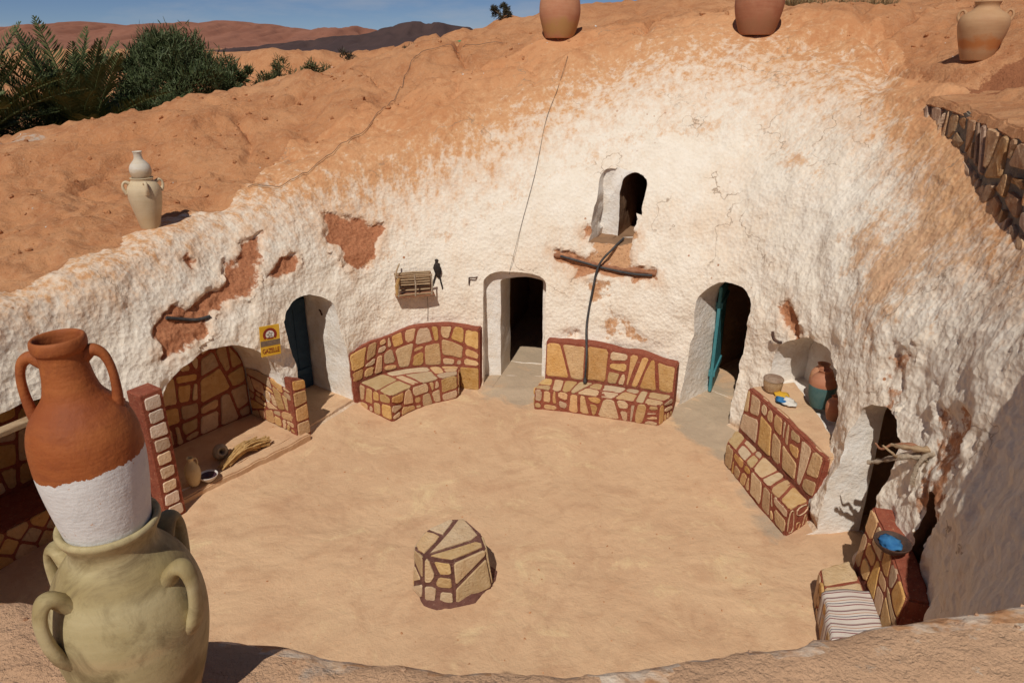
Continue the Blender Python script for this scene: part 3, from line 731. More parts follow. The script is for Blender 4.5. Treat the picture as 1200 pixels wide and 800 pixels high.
def mat_rug():
    t = NT('striped_rug'); v = t.coords('Object')
    sp = t.node('ShaderNodeSeparateXYZ'); t.link(v, sp.inputs[0])
    f = t.math('FRACT', t.math('MULTIPLY', t.math('ADD', sp.outputs['Y'], 5.0), 6.0))
    st = [(0.0, (0.62, 0.54, 0.47)), (0.16, (0.20, 0.035, 0.04)), (0.22, (0.60, 0.52, 0.46)), (0.36, (0.05, 0.05, 0.09)), (0.41, (0.62, 0.55, 0.48)),
          (0.55, (0.42, 0.20, 0.12)), (0.60, (0.60, 0.52, 0.45)), (0.76, (0.16, 0.05, 0.06)), (0.81, (0.38, 0.28, 0.24)), (0.88, (0.62, 0.55, 0.48))]
    nd = t.node('ShaderNodeValToRGB'); nd.color_ramp.interpolation = 'CONSTANT'
    while len(nd.color_ramp.elements) < len(st): nd.color_ramp.elements.new(0.5)
    for e, (p, c) in zip(nd.color_ramp.elements, st): e.position = p; e.color = (*c, 1)
    t.link(f, nd.inputs[0])
    return t.done(nd.outputs[0], 0.95, t.bump(t.noise(v, 120, 3), 0.004, 0.8))
M['rug'] = mat_rug()
def mat_clay(name, c1, c2, ring=60, stain=None, band=None, rough=0.7, dirt=None):
    """thrown pottery: fine turning rings, blotchy firing; band = (height, wobble, colour) of paint below a line"""
    t = NT(name); t.b.inputs['Specular IOR Level'].default_value = 0.3
    v = t.coords('Object'); sp = t.node('ShaderNodeSeparateXYZ'); t.link(v, sp.inputs[0]); z = sp.outputs['Z']
    f = t.noise(v, 5, 5, 0.6); fine = t.noise(v, 40, 5, 0.65)
    streak = t.noise(t.coords('Object', (3, 3, 30)), 1.0, 5, 0.6)
    col = t.mix(t.ramp(t.math('ADD', t.math('MULTIPLY', f, 0.6), t.math('MULTIPLY', streak, 0.4)), [(0.38, 0), (0.64, 1)]), c1, c2)
    if stain:
        for s in stain:      # (z centre, half height, colour, strength)
            d = t.math('DIVIDE', t.math('ABSOLUTE', t.math('SUBTRACT', z, s[0])), s[1])
            fac = t.math('SUBTRACT', t.math('ADD', 1.0, t.math('MULTIPLY', t.math('SUBTRACT', f, 0.5), 2.4)), d)
            col = t.mix(t.ramp(fac, [(0.15, 0), (0.75, s[3])]), col, s[2])
    col = t.mix(t.ramp(fine, [(0.62, 0), (0.75, 0.45)]), col, tuple(x*0.55 for x in c1))
    if dirt:
        col = t.mix(t.ramp(t.noise(v, 7, 7, 0.72, 0.8), [(0.48, 0), (0.66, 0.85)]), col, dirt)
        col = t.mix(t.ramp(t.noise(v, 4, 6, 0.7, 0.5), [(0.56, 0), (0.68, 0.6)]), col, tuple(min(x*1.18, 0.7) for x in c2))
    hr = t.node('ShaderNodeTexWave', wave_type='BANDS', bands_direction='Z'); hr.inputs['Scale'].default_value = ring/6.28*2
    hr.inputs['Distortion'].default_value = 5.0; hr.inputs['Detail'].default_value = 3; hr.inputs['Detail Scale'].default_value = 1.2
    t.link(v, hr.inputs['Vector'])
    n = t.bump(hr.outputs['Fac'], 0.0006, 0.22)
    n = t.bump(fine, 0.003, 0.5, n)
    if band:
        wob = t.math('MULTIPLY', t.math('SUBTRACT', t.noise(v, 38, 5, 0.75), 0.5), band[1])
        wob = t.math('ADD', wob, t.math('MULTIPLY', t.math('SUBTRACT', t.noise(v, 9, 2), 0.5), band[1]*1.2))
        sx = sp.outputs['X']
        lvl = t.math('ADD', t.math('ADD', z, wob), t.math('MULTIPLY', sx, -0.05))
        msk = t.math('LESS_THAN', lvl, band[0])
        wc = t.mix(t.ramp(t.noise(v, 14, 6, 0.7), [(0.5, 0), (0.75, 0.6)]), band[2], tuple(x*0.78 for x in band[2]))
        wc = t.mix(t.ramp(t.noise(v, 55, 4, 0.7), [(0.66, 0), (0.70, 0.8)]), wc, (0.52, 0.30, 0.18))
        col = t.mix(msk, col, wc)
        n = t.bump(t.math('ADD', msk, t.math('MULTIPLY', t.noise(v, 22, 6, 0.6), 1.2)), 0.005, 0.6, n)
    return t.done(col, rough, n)
M['terracotta'] = mat_clay('terracotta', (0.31, 0.082, 0.020), (0.39, 0.125, 0.034), 90, dirt=(0.22, 0.055, 0.018), band=(0.205, 0.035, (0.68, 0.66, 0.63)), stain=[(0.35, 0.05, (0.24, 0.055, 0.015), 0.6)])
M['greenclay'] = mat_clay('greenish_clay', (0.38, 0.30, 0.145), (0.49, 0.405, 0.225), 40, dirt=(0.17, 0.12, 0.055), stain=[(0.03, 0.17, (0.45, 0.24, 0.115), 1.0), (0.46, 0.04, (0.28, 0.20, 0.08), 0.7), (0.15, 0.06, (0.20, 0.145, 0.06), 0.75), (0.30, 0.035, (0.44, 0.31, 0.16), 0.6)])
M['rimclay_a'] = mat_clay('red_buff_clay', (0.46, 0.20, 0.105), (0.52, 0.26, 0.145), 60, stain=[(0.15, 0.22, (0.45, 0.25, 0.09), 0.9)])
M['rimclay_b'] = mat_clay('dark_red_clay', (0.36, 0.135, 0.07), (0.44, 0.20, 0.11), 60, stain=[(0.10, 0.2, (0.33, 0.15, 0.075), 0.8)])
M['rimclay_c'] = mat_clay('tan_red_clay', (0.43, 0.235, 0.115), (0.50, 0.30, 0.155), 60, stain=[(0.24, 0.13, (0.46, 0.17, 0.05), 0.95), (0.06, 0.10, (0.40, 0.20, 0.09), 0.8)])
M['creamclay'] = mat_clay('cream_clay', (0.54, 0.41, 0.25), (0.62, 0.50, 0.33), 70, stain=[(0.1, 0.2, (0.50, 0.34, 0.18), 0.7)])
M['jugclay'] = mat_clay('white_slip_clay', (0.56, 0.47, 0.35), (0.68, 0.64, 0.57), 70, stain=[(0.08, 0.10, (0.50, 0.36, 0.21), 0.8)])

# ------------------------------------------------------------------ shape helpers
def lathe(name, prof, mat, parent=None, seg=64, wob=0.0, seed=0, smooth_n=3):
    pts = [Vector((r, z)) for r, z in prof]
    for it in range(smooth_n-1):                          # Chaikin, ends kept
        q = [pts[0]]
        for a, b in zip(pts, pts[1:]): q += [a*0.75+b*0.25, a*0.25+b*0.75]
        pts = q+[pts[-1]]
    vs, fs = [], []
    for k, p in enumerate(pts):
        for j in range(seg):
            a = 2*PI*j/seg
            r = p.x*(1+wob*math.sin(a*2+seed+p.y*3)+wob*0.6*math.sin(a*3+seed*2+p.y*9))
            vs.append((r*math.cos(a), r*math.sin(a), p.y))
    for k in range(len(pts)-1):
        for j in range(seg):
            j2 = (j+1) % seg
            fs.append((k*seg+j, k*seg+j2, (k+1)*seg+j2, (k+1)*seg+j))
    fs.append(tuple(reversed(range(seg)))); n0 = (len(pts)-1)*seg
    fs.append(tuple(range(n0, n0+seg)))
    o = mesh_obj(name, vs, fs, mat, parent, True, False)
    o.data.set_sharp_from_angle(angle=math.radians(70))
    return o
def catmull(pts, n=6):
    P_ = [Vector(p) for p in pts]; P_ = [P_[0]*2-P_[1]] + P_ + [P_[-1]*2-P_[-2]]
    out = []
    for i in range(1, len(P_)-2):
        a, b, c, d_ = P_[i-1:i+3]
        for k in range(n):
            t = k/n
            out.append(0.5*((2*b)+(c-a)*t+(2*a-5*b+4*c-d_)*t*t+(3*b-a-3*c+d_)*t**3))
    return out+[P_[-2]]
def tube_geo(path, rad, seg=8, flat=1.0, jitter=0.0, seed=0, up=None):
    """vertices and faces of a tube along a path; rad is a number or a list"""
    rg = random.Random(seed); n = len(path); vs, fs = [], []
    prev = None
    for i, p in enumerate(path):
        t = (path[min(i+1, n-1)]-path[max(i-1, 0)]).normalized()
        ref = prev if prev is not None else (Vector(up) if up else (Vector((0, 0, 1)) if abs(t.z) < 0.9 else Vector((1, 0, 0))))
        s = (ref-t*ref.dot(t)).normalized(); prev = s; q = t.cross(s)
        r = rad[i] if isinstance(rad, (list, tuple)) else rad
        for k in range(seg):
            a = 2*PI*k/seg; rr = r*(1+rg.uniform(-jitter, jitter))
            vs.append(p+s*(math.cos(a)*rr)+q*(math.sin(a)*rr*flat))
    for i in range(n-1):
        for k in range(seg):
            k2 = (k+1) % seg
            fs.append((i*seg+k, i*seg+k2, (i+1)*seg+k2, (i+1)*seg+k))
    fs.append(tuple(reversed(range(seg)))); fs.append(tuple(range((n-1)*seg, n*seg)))
    return vs, fs
def tube(name, path, rad, mat, parent=None, seg=8, flat=1.0, jitter=0.0, seed=0, up=None, world_coords=True):
    vs, fs = tube_geo(path, rad, seg, flat, jitter, seed, up)
    o = mesh_obj(name, vs, fs, mat, parent, True, world_coords)
    o.data.set_sharp_from_angle(angle=math.radians(60))
    return o
def box(name, c, size, mat, parent=None, rot=None, bevel=0.006, jitter=0.0, seed=0, world_coords=True):
    bm = bmesh.new(); bmesh.ops.create_cube(bm, size=1.0)
    rg = random.Random(seed)
    for v in bm.verts:
        v.co = Vector((v.co.x*size[0], v.co.y*size[1], v.co.z*size[2]))
        v.co += Vector((rg.uniform(-jitter, jitter), rg.uniform(-jitter, jitter), rg.uniform(-jitter, jitter)))
    if bevel: bmesh.ops.bevel(bm, geom=list(bm.edges), offset=bevel, segments=1, affect='EDGES')
    m = (rot if rot is not None else Matrix.Identity(3)).to_4x4(); m.translation = Vector(c)
    bm.transform(m)
    return bm_obj(name, bm, mat, parent, False, world_coords)
def clip_half(poly, p, n):
    """keep the part of a convex polygon where (x-p).n <= 0"""
    out = []
    for i in range(len(poly)):
        a, b = poly[i], poly[(i+1) % len(poly)]
        da, db = (a-p).dot(n), (b-p).dot(n)
        if da <= 0: out.append(a)
        if (da < 0 < db) or (db < 0 < da): out.append(a+(b-a)*(da/(da-db)))
    return out
def flag_cells(outline, seeds, gap, rg, margin=None):
    """Voronoi flags: convex outline and seeds in metres -> list of rounded polygons with joints of width gap"""
    ol = [Vector(p) for p in outline]; margin = gap*0.5 if margin is None else margin
    area = sum(a.x*b.y-b.x*a.y for a, b in zip(ol, ol[1:]+ol[:1]))
    if area < 0: ol = ol[::-1]
    inner = list(ol)
    for a, b in zip(ol, ol[1:]+ol[:1]):
        e = (b-a)
        if e.length < 1e-6: continue
        n = Vector((e.y, -e.x)).normalized(); inner = clip_half(inner, a-n*margin, n)
    cells = []
    for i, s in enumerate(seeds):
        s = Vector(s); poly = list(inner)
        for k, q in enumerate(seeds):
            if k == i: continue
            q = Vector(q); d_ = q-s
            if d_.length < 1e-5: continue
            n = d_.normalized(); n2 = Vector((n.x, n.y))
            poly = clip_half(poly, (s+q)*0.5-n*(gap*0.5*rg.uniform(0.75, 1.3)), n2)
            if len(poly) < 3: break
        if len(poly) < 3: continue
        ar = abs(sum(a.x*b.y-b.x*a.y for a, b in zip(poly, poly[1:]+poly[:1])))/2
        if ar < 0.0012: continue
        # drop near-duplicate corners, then cut corners for a hand-set look
        q = [p for j_, p in enumerate(poly) if (p-poly[j_-1]).length > 0.008]
        if len(q) < 3: continue
        r_ = []
        for j_ in range(len(q)):
            a, b = q[j_], q[(j_+1) % len(q)]
            c = min(0.22, 0.017/max((b-a).length, 1e-4))
            r_ += [a.lerp(b, c), a.lerp(b, 1-c)]
        r_ = [p+Vector((rg.uniform(-0.004, 0.004), rg.uniform(-0.004, 0.004))) for p in r_]
        cells.append(r_)
    return cells
def slice_cells(outline, size, gap, rg, margin=None, jit=0.32):
    """crazy paving: a convex outline cut again and again by slanting lines"""
    margin = gap*0.5 if margin is None else margin
    ol = [Vector(p) for p in outline]
    if sum(a.x*b.y-b.x*a.y for a, b in zip(ol, ol[1:]+ol[:1])) < 0: ol = ol[::-1]
    for a, b in list(zip(ol, ol[1:]+ol[:1])):
        e = b-a
        if e.length > 1e-6:
            n = Vector((e.y, -e.x)).normalized(); ol = clip_half(ol, a-n*max(margin-gap*0.5, 0), n)
    todo, out = [ol], []
    while todo:
        p = todo.pop()
        if len(p) < 3: continue
        ar = abs(sum(a.x*b.y-b.x*a.y for a, b in zip(p, p[1:]+p[:1])))/2
        wx = max(q.x for q in p)-min(q.x for q in p); wy = max(q.y for q in p)-min(q.y for q in p)
        if ar < size*size*rg.choice([0.45, 0.8, 1.1, 1.5, 2.1]) and max(wx, wy) < 3.2*size or ar < size*size*0.4:
            out.append(p); continue
        c = sum(p, Vector((0, 0)))/len(p); a = (0 if wx > wy*rg.uniform(0.75, 1.3) else PI/2)+rg.uniform(-jit, jit)
        n = Vector((math.cos(a), math.sin(a))); c = c+n*(wx if abs(n.x) > 0.7 else wy)*rg.uniform(-0.2, 0.2)
        todo += [clip_half(p, c, n), clip_half(p, c, -n)]
    cells = []
    for p in out:
        q = list(p)
        for a, b in zip(p, p[1:]+p[:1]):
            e = b-a
            if e.length < 1e-5: continue
            n = Vector((e.y, -e.x)).normalized(); q = clip_half(q, a-n*gap*0.5*rg.uniform(0.7, 1.35), n)
            if len(q) < 3: break
        if len(q) < 3: continue
        q = [v for j_, v in enumerate(q) if (v-q[j_-1]).length > 0.008]
        if len(q) < 3 or abs(sum(a.x*b.y-b.x*a.y for a, b in zip(q, q[1:]+q[:1])))/2 < 0.001: continue
        r_ = []
        for j_ in range(len(q)):
            a, b = q[j_], q[(j_+1) % len(q)]; L_ = (b-a).length
            c = min(0.25, rg.uniform(0.014, 0.04)/max(L_, 1e-4)); r_ += [a.lerp(b, c)]
            if L_ > 0.14: r_.append(a.lerp(b, 0.5)+Vector((rg.uniform(-1, 1), rg.uniform(-1, 1)))*0.007)
            r_.append(a.lerp(b, 1-c))
        cells.append([v+Vector((rg.uniform(-0.004, 0.004), rg.uniform(-0.004, 0.004))) for v in r_])
    return cells
def row_seeds(W, H, size, rg, jit=0.3, aspect=1.2):
    rows = max(1, int(round(H/size))); out = []
    for r in range(rows):
        n = max(1, int(round(W/(size*aspect*rg.uniform(0.8, 1.25))))); off = rg.uniform(-0.3, 0.3)
        for c in range(n):
            out.append(((c+0.5+off*0.5+rg.uniform(-jit, jit))*W/n, (r+0.5+rg.uniform(-jit, jit))*H/rows))
    return out
REF = Vector((0.0, 5.0, 4.0))
def lay_stones(surf, cells, mat, parent, thick=0.010, name='stone', rg=rng, ref=None):
    """each flag a mesh of its own, standing proud of the mortar; surf(u, v) -> point"""
    ref = REF if ref is None else ref
    for poly in cells:
        c = sum(poly, Vector((0, 0)))/len(poly)
        p0 = surf(c.x, c.y); e = 0.01
        n = (surf(c.x+e, c.y)-surf(c.x-e, c.y)).cross(surf(c.x, c.y+e)-surf(c.x, c.y-e))
        if n.length < 1e-12: continue
        n.normalize()
        if n.dot(ref-p0) < 0: n = -n
        th = thick*rg.uniform(0.7, 1.35); k = len(poly)
        base = [surf(p.x, p.y)-n*0.012 for p in poly]
        top = [surf(c.x+(p.x-c.x)*0.93, c.y+(p.y-c.y)*0.93)+n*(th*rg.uniform(0.85, 1.1)) for p in poly]
        mid = [surf(p.x, p.y)+n*th*0.45 for p in poly]
        vs = [v-p0 for v in base+mid+top+[p0+n*th*1.15]]
        fs = [(j_, (j_+1) % k, k+(j_+1) % k, k+j_) for j_ in range(k)] + [(k+j_, k+(j_+1) % k, 2*k+(j_+1) % k, 2*k+j_) for j_ in range(k)]
        fs += [(2*k+j_, 2*k+(j_+1) % k, 3*k) for j_ in range(k)]
        nn = (vs[1]-vs[0]).cross(vs[k+1]-vs[0])
        if nn.dot(vs[0]) < 0: fs = [tuple(reversed(f)) for f in fs]
        o = mesh_obj(name, vs, fs, mat, parent, False, True)
        o.location = p0
def curve_fn(pts):
    """arc-length parameterised smooth curve through xy points"""
    cp = catmull([Vector((p[0], p[1], 0)) for p in pts], 10)
    L = [0.0]
    for a, b in zip(cp, cp[1:]): L.append(L[-1]+(b-a).length)
    def f(s):
        d_ = s*L[-1]
        d_ = min(max(d_, 0), L[-1])
        for i in range(len(L)-1):
            if d_ <= L[i+1]+1e-9: return cp[i].lerp(cp[i+1], (d_-L[i])/max(L[i+1]-L[i], 1e-9))
        return cp[-1].copy()
    return f, L[-1]
def at_z(v, z): return Vector((v.x, v.y, z))
def loft_block(name, rails, mat, parent, n=28, rough=0.008, seed=0):
    """closed block lofted through rails (functions of s), each rail a corner of the section"""
    vs, fs = [], []; m = len(rails)
    for i in range(n+1):
        for r in rails: vs.append(r(i/n))
    arr = np.array([tuple(v) for v in vs]); arr += np.stack([vnoise(arr*7.0, seed+q) for q in range(3)], 1)*rough
    for i in range(n):
        for k in range(m):
            k2 = (k+1) % m
            fs.append((i*m+k, i*m+k2, (i+1)*m+k2, (i+1)*m+k))
    fs.append(tuple(reversed(range(m)))); fs.append(tuple(range(n*m, n*m+m)))
    bm = bmesh.new(); bv = [bm.verts.new(v) for v in arr.tolist()]
    for f in fs: bm.faces.new([bv[i] for i in f])
    bmesh.ops.recalc_face_normals(bm, faces=bm.faces)
    bmesh.ops.bevel(bm, geom=[e for e in bm.edges if e.calc_face_angle(0) > 0.7], offset=0.018, segments=2, affect='EDGES')
    return bm_obj(name, bm, mat, parent, True, sharp=50)

# ------------------------------------------------------------------ stone benches
def stone_bench(label, front, back, seat_h, tops, thick, seed, size=0.24, seat_s=(0, 1), ends=(True, True), gap=0.04, ledge=None, lean=0.09, group='painted stone benches round the courtyard', mat='stone'):
    rg = random.Random(seed)
    F, LF = curve_fn(front); K, LK = curve_fn(back)
    def top(s):
        for (a, za), (b, zb) in zip(tops, tops[1:]):
            if s <= b: 
                q = (s-a)/(b-a); q = q*q*(3-2*q); return za+(zb-za)*q
        return tops[-1][1]
    mid = F(0.5); root = empty('stone_bench', (mid.x, mid.y, 0), label, 'bench', group)
    def out_n(s):
        t = K(min(s+0.02, 1))-K(max(s-0.02, 0)); n = Vector((t.y, -t.x, 0)).normalized()
        if n.dot(Vector((CX, CY-1, 0))-at_z(K(s), 0)) > 0: n = -n
        return n
    s0, s1 = seat_s
    km = lambda s: K(s0+(s1-s0)*s)
    seat = loft_block('seat', [lambda s: at_z(F(s), -0.06), lambda s: at_z(F(s), seat_h), lambda s: at_z(km(s), seat_h), lambda s: at_z(km(s), -0.06)], M['mortar'], root, 24, 0.012, seed)
    tk = (lambda s: thick[0]+(thick[1]-thick[0])*s) if isinstance(thick, tuple) else (lambda s: thick)
    if ledge: loft_block('ledge', [lambda s: at_z(K(s)+out_n(s)*(0.05+lean), 0.3), lambda s: at_z(K(s)+out_n(s)*(0.05+lean), top(s)+0.012), lambda s: at_z(K(s)+out_n(s)*(tk(s)+0.02), top(s)+0.03), lambda s: at_z(K(s)+out_n(s)*(tk(s)+0.02), 0.3)], M[ledge], root, 36, 0.014, seed+9)
    back_o = loft_block('backrest', [lambda s: at_z(K(s), -0.06), lambda s: at_z(K(s)+out_n(s)*lean, top(s)), lambda s: at_z(K(s)+out_n(s)*tk(s), top(s)-0.01), lambda s: at_z(K(s)+out_n(s)*tk(s), -0.06)], M['mortar'], root, 36, 0.012, seed+5)
    # flags on the seat front, seat top, seat ends and the backrest
    W, H = LF, seat_h
    lay_stones(lambda u, v: at_z(F(u/W), v), slice_cells([(0, 0), (W, 0), (W, H), (0, H)], 0.23, gap, rg, 0.014), M[mat], seat, rg=rg)
    D = max(0.25, (F(0.5)-km(0.5)).length)
    lay_stones(lambda u, v: at_z(F(u/W).lerp(km(u/W), v/D), seat_h), slice_cells([(0, 0), (W, 0), (W, D), (0, D)], 0.31, gap*0.8, rg, 0.015), M['palestone'], seat, 0.008, rg=rg)
    for side, on in ((0, ends[0]), (1, ends[1])):
        if not on: continue
        E = (F(side)-km(side)).length
        lay_stones(lambda u, v: at_z(F(side).lerp(km(side), u/E), v), slice_cells([(0, 0), (E, 0), (E, H), (0, H)], 0.2, gap, rg, 0.016), M[mat], seat, rg=rg)
    HM = sum(t[1] for t in tops)/len(tops)-seat_h
    lay_stones(lambda u, v: at_z(K(u/LK)+out_n(u/LK)*lean*(seat_h+v/HM*(top(u/LK)-seat_h)+0.06)/(top(u/LK)+0.06), seat_h+v/HM*(top(u/LK)-seat_h)), slice_cells([(0, 0), (LK, 0), (LK, HM), (0, HM)], size, gap, rg, 0.018), M[mat], back_o, rg=rg)
    for a, b in ((0, s0), (s1, 1)):
        if b-a > 0.04:
            w_ = (b-a)*LK
            lay_stones(lambda u, v: at_z(K(a+u/LK)+out_n(a+u/LK)*lean*(v+0.06)/(top(a+u/LK)+0.06), v), flag_cells([(0, 0), (w_, 0), (w_, seat_h), (0, seat_h)], [(w_/2, seat_h/2)], gap, rg, 0.018), M[mat], back_o, rg=rg)
    return root
stone_bench('curved yellow stone bench with red joints under the wooden wall cage',
            [(-1.76, 9.44), (-1.40, 9.86), (-0.84, 10.22)], [(-2.36, 9.86), (-1.95, 10.28), (-1.45, 10.48), (-0.95, 10.52), (-0.52, 10.44)], 0.40,
            [(0, 0.86), (0.25, 0.93), (0.55, 1.06), (0.75, 1.06), (1, 1.02)], 0.30, 11, 0.255, seat_s=(0.03, 0.84))
stone_bench('yellow stone bench with red joints beneath the hanging black hose',
            [(0.33, 9.86), (1.2, 9.60), (2.11, 9.26)], [(0.50, 10.22), (1.4, 9.98), (2.38, 9.60)], 0.34,
            [(0, 0.92), (0.35, 0.92), (0.6, 0.86), (0.66, 0.88), (1, 0.77)], 0.34, 23, 0.35, gap=0.042)
stone_bench('narrow stone bench with steep flagged back below the shelf niche',
            [(2.80, 8.25), (2.94, 7.45), (3.07, 6.74)], [(3.02, 8.60), (3.20, 7.75), (3.37, 6.92)], 0.34,
            [(0, 0.94), (0.5, 0.93), (1, 0.88)], (0.75, 0.30), 37, 0.25, gap=0.046, ledge='floor')
stone_bench('stone bench in the corner carrying the striped rug',
            [(3.00, 5.72), (2.86, 5.2), (2.72, 4.75)], [(3.36, 5.86), (3.28, 5.3), (3.15, 4.75)], 0.38,
            [(0, 1.02), (0.5, 0.95), (1, 0.9)], 0.30, 41, 0.26, gap=0.03)
# brick bench in the low recess
rd = Vector((-0.88, 0.47, 0)).normalized(); rs = Vector((rd.y, -rd.x, 0)); rb0 = Vector((-4.72, 6.10, 0))
def rec(u, w, z=0): return rb0+rs*u+rd*w+Vector((0, 0, z))
def brick_bench():
    rg = random.Random(5)
    root = empty('stone_bench', rec(0, 0.6), 'shaded bench of brick courses inside the low recess', 'bench', 'painted stone benches round the courtyard')
    fr = lambda s: rec(-1.05+2.0*s, 0.62); bk = lambda s: rec(-1.05+2.0*s, 1.30)
    seat = loft_block('seat', [lambda s: at_z(fr(s), -0.05), lambda s: at_z(fr(s), 0.40), lambda s: at_z(bk(s), 0.40), lambda s: at_z(bk(s), -0.05)], M['mortar'], root, 24, 0.01, 3)
    cells_seed = [((c+0.5*(r % 2)+rg.uniform(-.08, .08))*0.25+0.06, r*0.13+0.065) for r in range(3) for c in range(9)]
    lay_stones(lambda u, v: rec(-1.05+u, 0.62, v), flag_cells([(0, 0), (2, 0), (2, 0.40), (0, 0.40)], cells_seed, 0.028, rg, 0.012), M['stone'], seat, name='brick', rg=rg)
    bko = loft_block('backrest', [lambda s: at_z(bk(s), 0.3), lambda s: at_z(bk(s), 1.62), lambda s: at_z(bk(s)+rd*0.2, 1.62), lambda s: at_z(bk(s)+rd*0.2, 0.3)], M['mortar'], root, 24, 0.006, 8)
    lay_stones(lambda u, v: rec(-1.05+u, 1.30, 0.42+v), slice_cells([(0, 0), (2, 0), (2, 1.18), (0, 1.18)], 0.34, 0.04, rg, 0.016), M['stone'], bko, rg=rg)
brick_bench()
# far end of that recess, flagged
lin = loft_block('stone_lining', [lambda s: rec(1.02, 0.15+1.1*s, 0.0), lambda s: rec(1.02, 0.15+1.1*s, 1.5), lambda s: rec(1.2, 0.15+1.1*s, 1.5), lambda s: rec(1.2, 0.15+1.1*s, 0)], M['mortar'], wall, 10, 0.005, 4)
lay_stones(lambda u, v: rec(1.02, 0.15+u, v), slice_cells([(0, 0.02), (1.1, 0.02), (1.1, 1.48), (0, 1.48)], 0.3, 0.04, random.Random(3), 0.016), M['stone'], lin)
lin = box('lintel', rec(-0.25, 0.10, 1.71), (0.12, 1.7, 0.06), M['wood'], wall, rot=Matrix((rd, rs, Vector((0, 0, 1)))).transposed(), bevel=0.01)

# ------------------------------------------------------------------ flagged lining of the arched alcove
ad = Vector((-0.81, 0.586, 0)).normalized(); as_ = Vector((ad.y, -ad.x, 0)); a0 = Vector((-3.52, 8.12, 0.13))
def alc(u, w, z): return a0+as_*u+ad*w+Vector((0, 0, z))
rg = random.Random(77)
ap = [(u*0.985, v*0.985) for u, v in arch_profile(1.80, 1.50, 0.80, 16)]
vs = [alc(u, 1.0, v) for u, v in ap]+[alc(u, 1.2, v) for u, v in ap]; n_ = len(ap)
fs = [tuple(range(n_)), tuple(reversed(range(n_, 2*n_)))]+[(i, i+n_, (i+1) % n_+n_, (i+1) % n_) for i in range(n_)]
lining = mesh_obj('stone_lining', vs, fs, M['mortar'], wall)
sd = 0.31
lay_stones(lambda u, v: alc(u, 1.0, v), slice_cells(ap, sd, 0.048, rg, 0.02), M['stone'], lining, 0.016, rg=rg)
side = loft_block('stone_lining', [lambda s: alc(0.885, -0.02+1.0*s, 0.0), lambda s: alc(0.885, -0.02+1.0*s, 0.66+0.12*math.sin(s*2.2)), lambda s: alc(1.06, -0.02+1.0*s, 0.66+0.12*math.sin(s*2.2)), lambda s: alc(1.06, -0.02+1.0*s, 0)], M['mortar'], wall, 12, 0.006, 9)
lay_stones(lambda u, v: alc(0.885, u-0.02, v*(0.66+0.12*math.sin(u*2.2))/0.86), slice_cells([(0, 0), (1.0, 0), (1.0, 0.86), (0, 0.86)], 0.22, 0.03, rg, 0.016), M['stone'], side, rg=rg)
face = loft_block('stone_lining', [lambda s: alc(0.875+0.22*s, -0.07, -0.1), lambda s: alc(0.875+0.22*s, -0.07, 0.86-0.1*s), lambda s: alc(0.875+0.22*s, 0.10, 0.86-0.1*s), lambda s: alc(0.875+0.22*s, 0.10, -0.1)], M['mortar'], wall, 6, 0.006, 12)
lay_stones(lambda u, v: alc(0.875+u, -0.07, v), flag_cells([(0, -0.05), (0.22, -0.05), (0.22, 0.78), (0, 0.84)], [(0.1, 0.06), (0.12, 0.3), (0.1, 0.55), (0.12, 0.74)], 0.03, rg, 0.014), M['stone'], face, rg=rg)
step = loft_block('step', [lambda s: alc(-0.98+2.0*s, -0.16, -0.2), lambda s: alc(-0.98+2.0*s, -0.16, -0.01), lambda s: alc(-0.98+2.0*s, 0.95, 0.004), lambda s: alc(-0.98+2.0*s, 0.95, -0.2)], M['floor'], wall, 24, 0.015, 15)

# ------------------------------------------------------------------ brick pier and painted screen by the recess
pb = Vector((-4.03, 7.16, 0))
root = empty('brick_pier', pb, 'square pier of pale bricks in red mortar beside the alcove', 'pier')
px_ = Vector((0.83, -0.56, 0)).normalized(); py_ = Vector((0.56, 0.83, 0)).normalized()
prot = Matrix((py_, -px_, Vector((0, 0, 1)))).transposed()
core = box('core', pb+Vector((0, 0, 0.80)), (0.26, 0.26, 1.66), M['mortar'], root, rot=prot, bevel=0.012)
rg = random.Random(6)
for fdir, sdir in ((px_, py_), (py_, -px_)):
    for r in range(9):
        hgt = 0.175
        jl, jr, jt = rg.uniform(-0.02, 0.015), rg.uniform(-0.015, 0.02), rg.uniform(-0.02, 0.012)
        cellz = [(-0.085+jl, r*hgt+0.03+jt*0.5), (0.085+jr, r*hgt+0.03+jl*0.5), (0.085+jr*0.6, (r+1)*hgt+jt), (-0.085+jl*0.5, (r+1)*hgt+jr*0.5)]
        lay_stones(lambda u, v: pb+fdir*0.13+sdir*u+Vector((0, 0, v)), flag_cells(cellz, [(0, (r+0.5)*hgt+0.015)], 0.02, rg, 0.004), M['brick'], core, 0.014, 'brick', rg, ref=pb+fdir*3+Vector((0, 0, 1)))
root = empty('painted_screen', rec(0.60, -0.10), 'chalk white wooden frame with dark slats and a blue tile, beside the brick pier', 'screen')
srot = Matrix((rs, rd, Vector((0, 0, 1)))).transposed()
for u in (0.36, 0.88): box('post', rec(u, -0.06, 0.74), (0.055, 0.055, 1.48), M['whitepaint'], root, rot=srot, bevel=0.006)
for z in (0.10, 0.75, 1.42): box('rail', rec(0.62, -0.055, z), (0.48, 0.04, 0.055), M['whitepaint'], root, rot=srot, bevel=0.005)
for k in range(8): box('slat', rec(0.415+k*0.058, -0.02, 0.76), (0.034, 0.02, 1.34), M['blackpaint'], root, rot=srot, bevel=0.003)
sh = box('shelf', rec(0.62, -0.04, 1.52), (0.66, 0.24, 0.05), M['whitepaint'], root, rot=srot, bevel=0.006)
box('tile', rec(0.66, -0.175, 1.52), (0.16, 0.014, 0.09), M['turquoise'], sh, rot=srot, bevel=0.003)
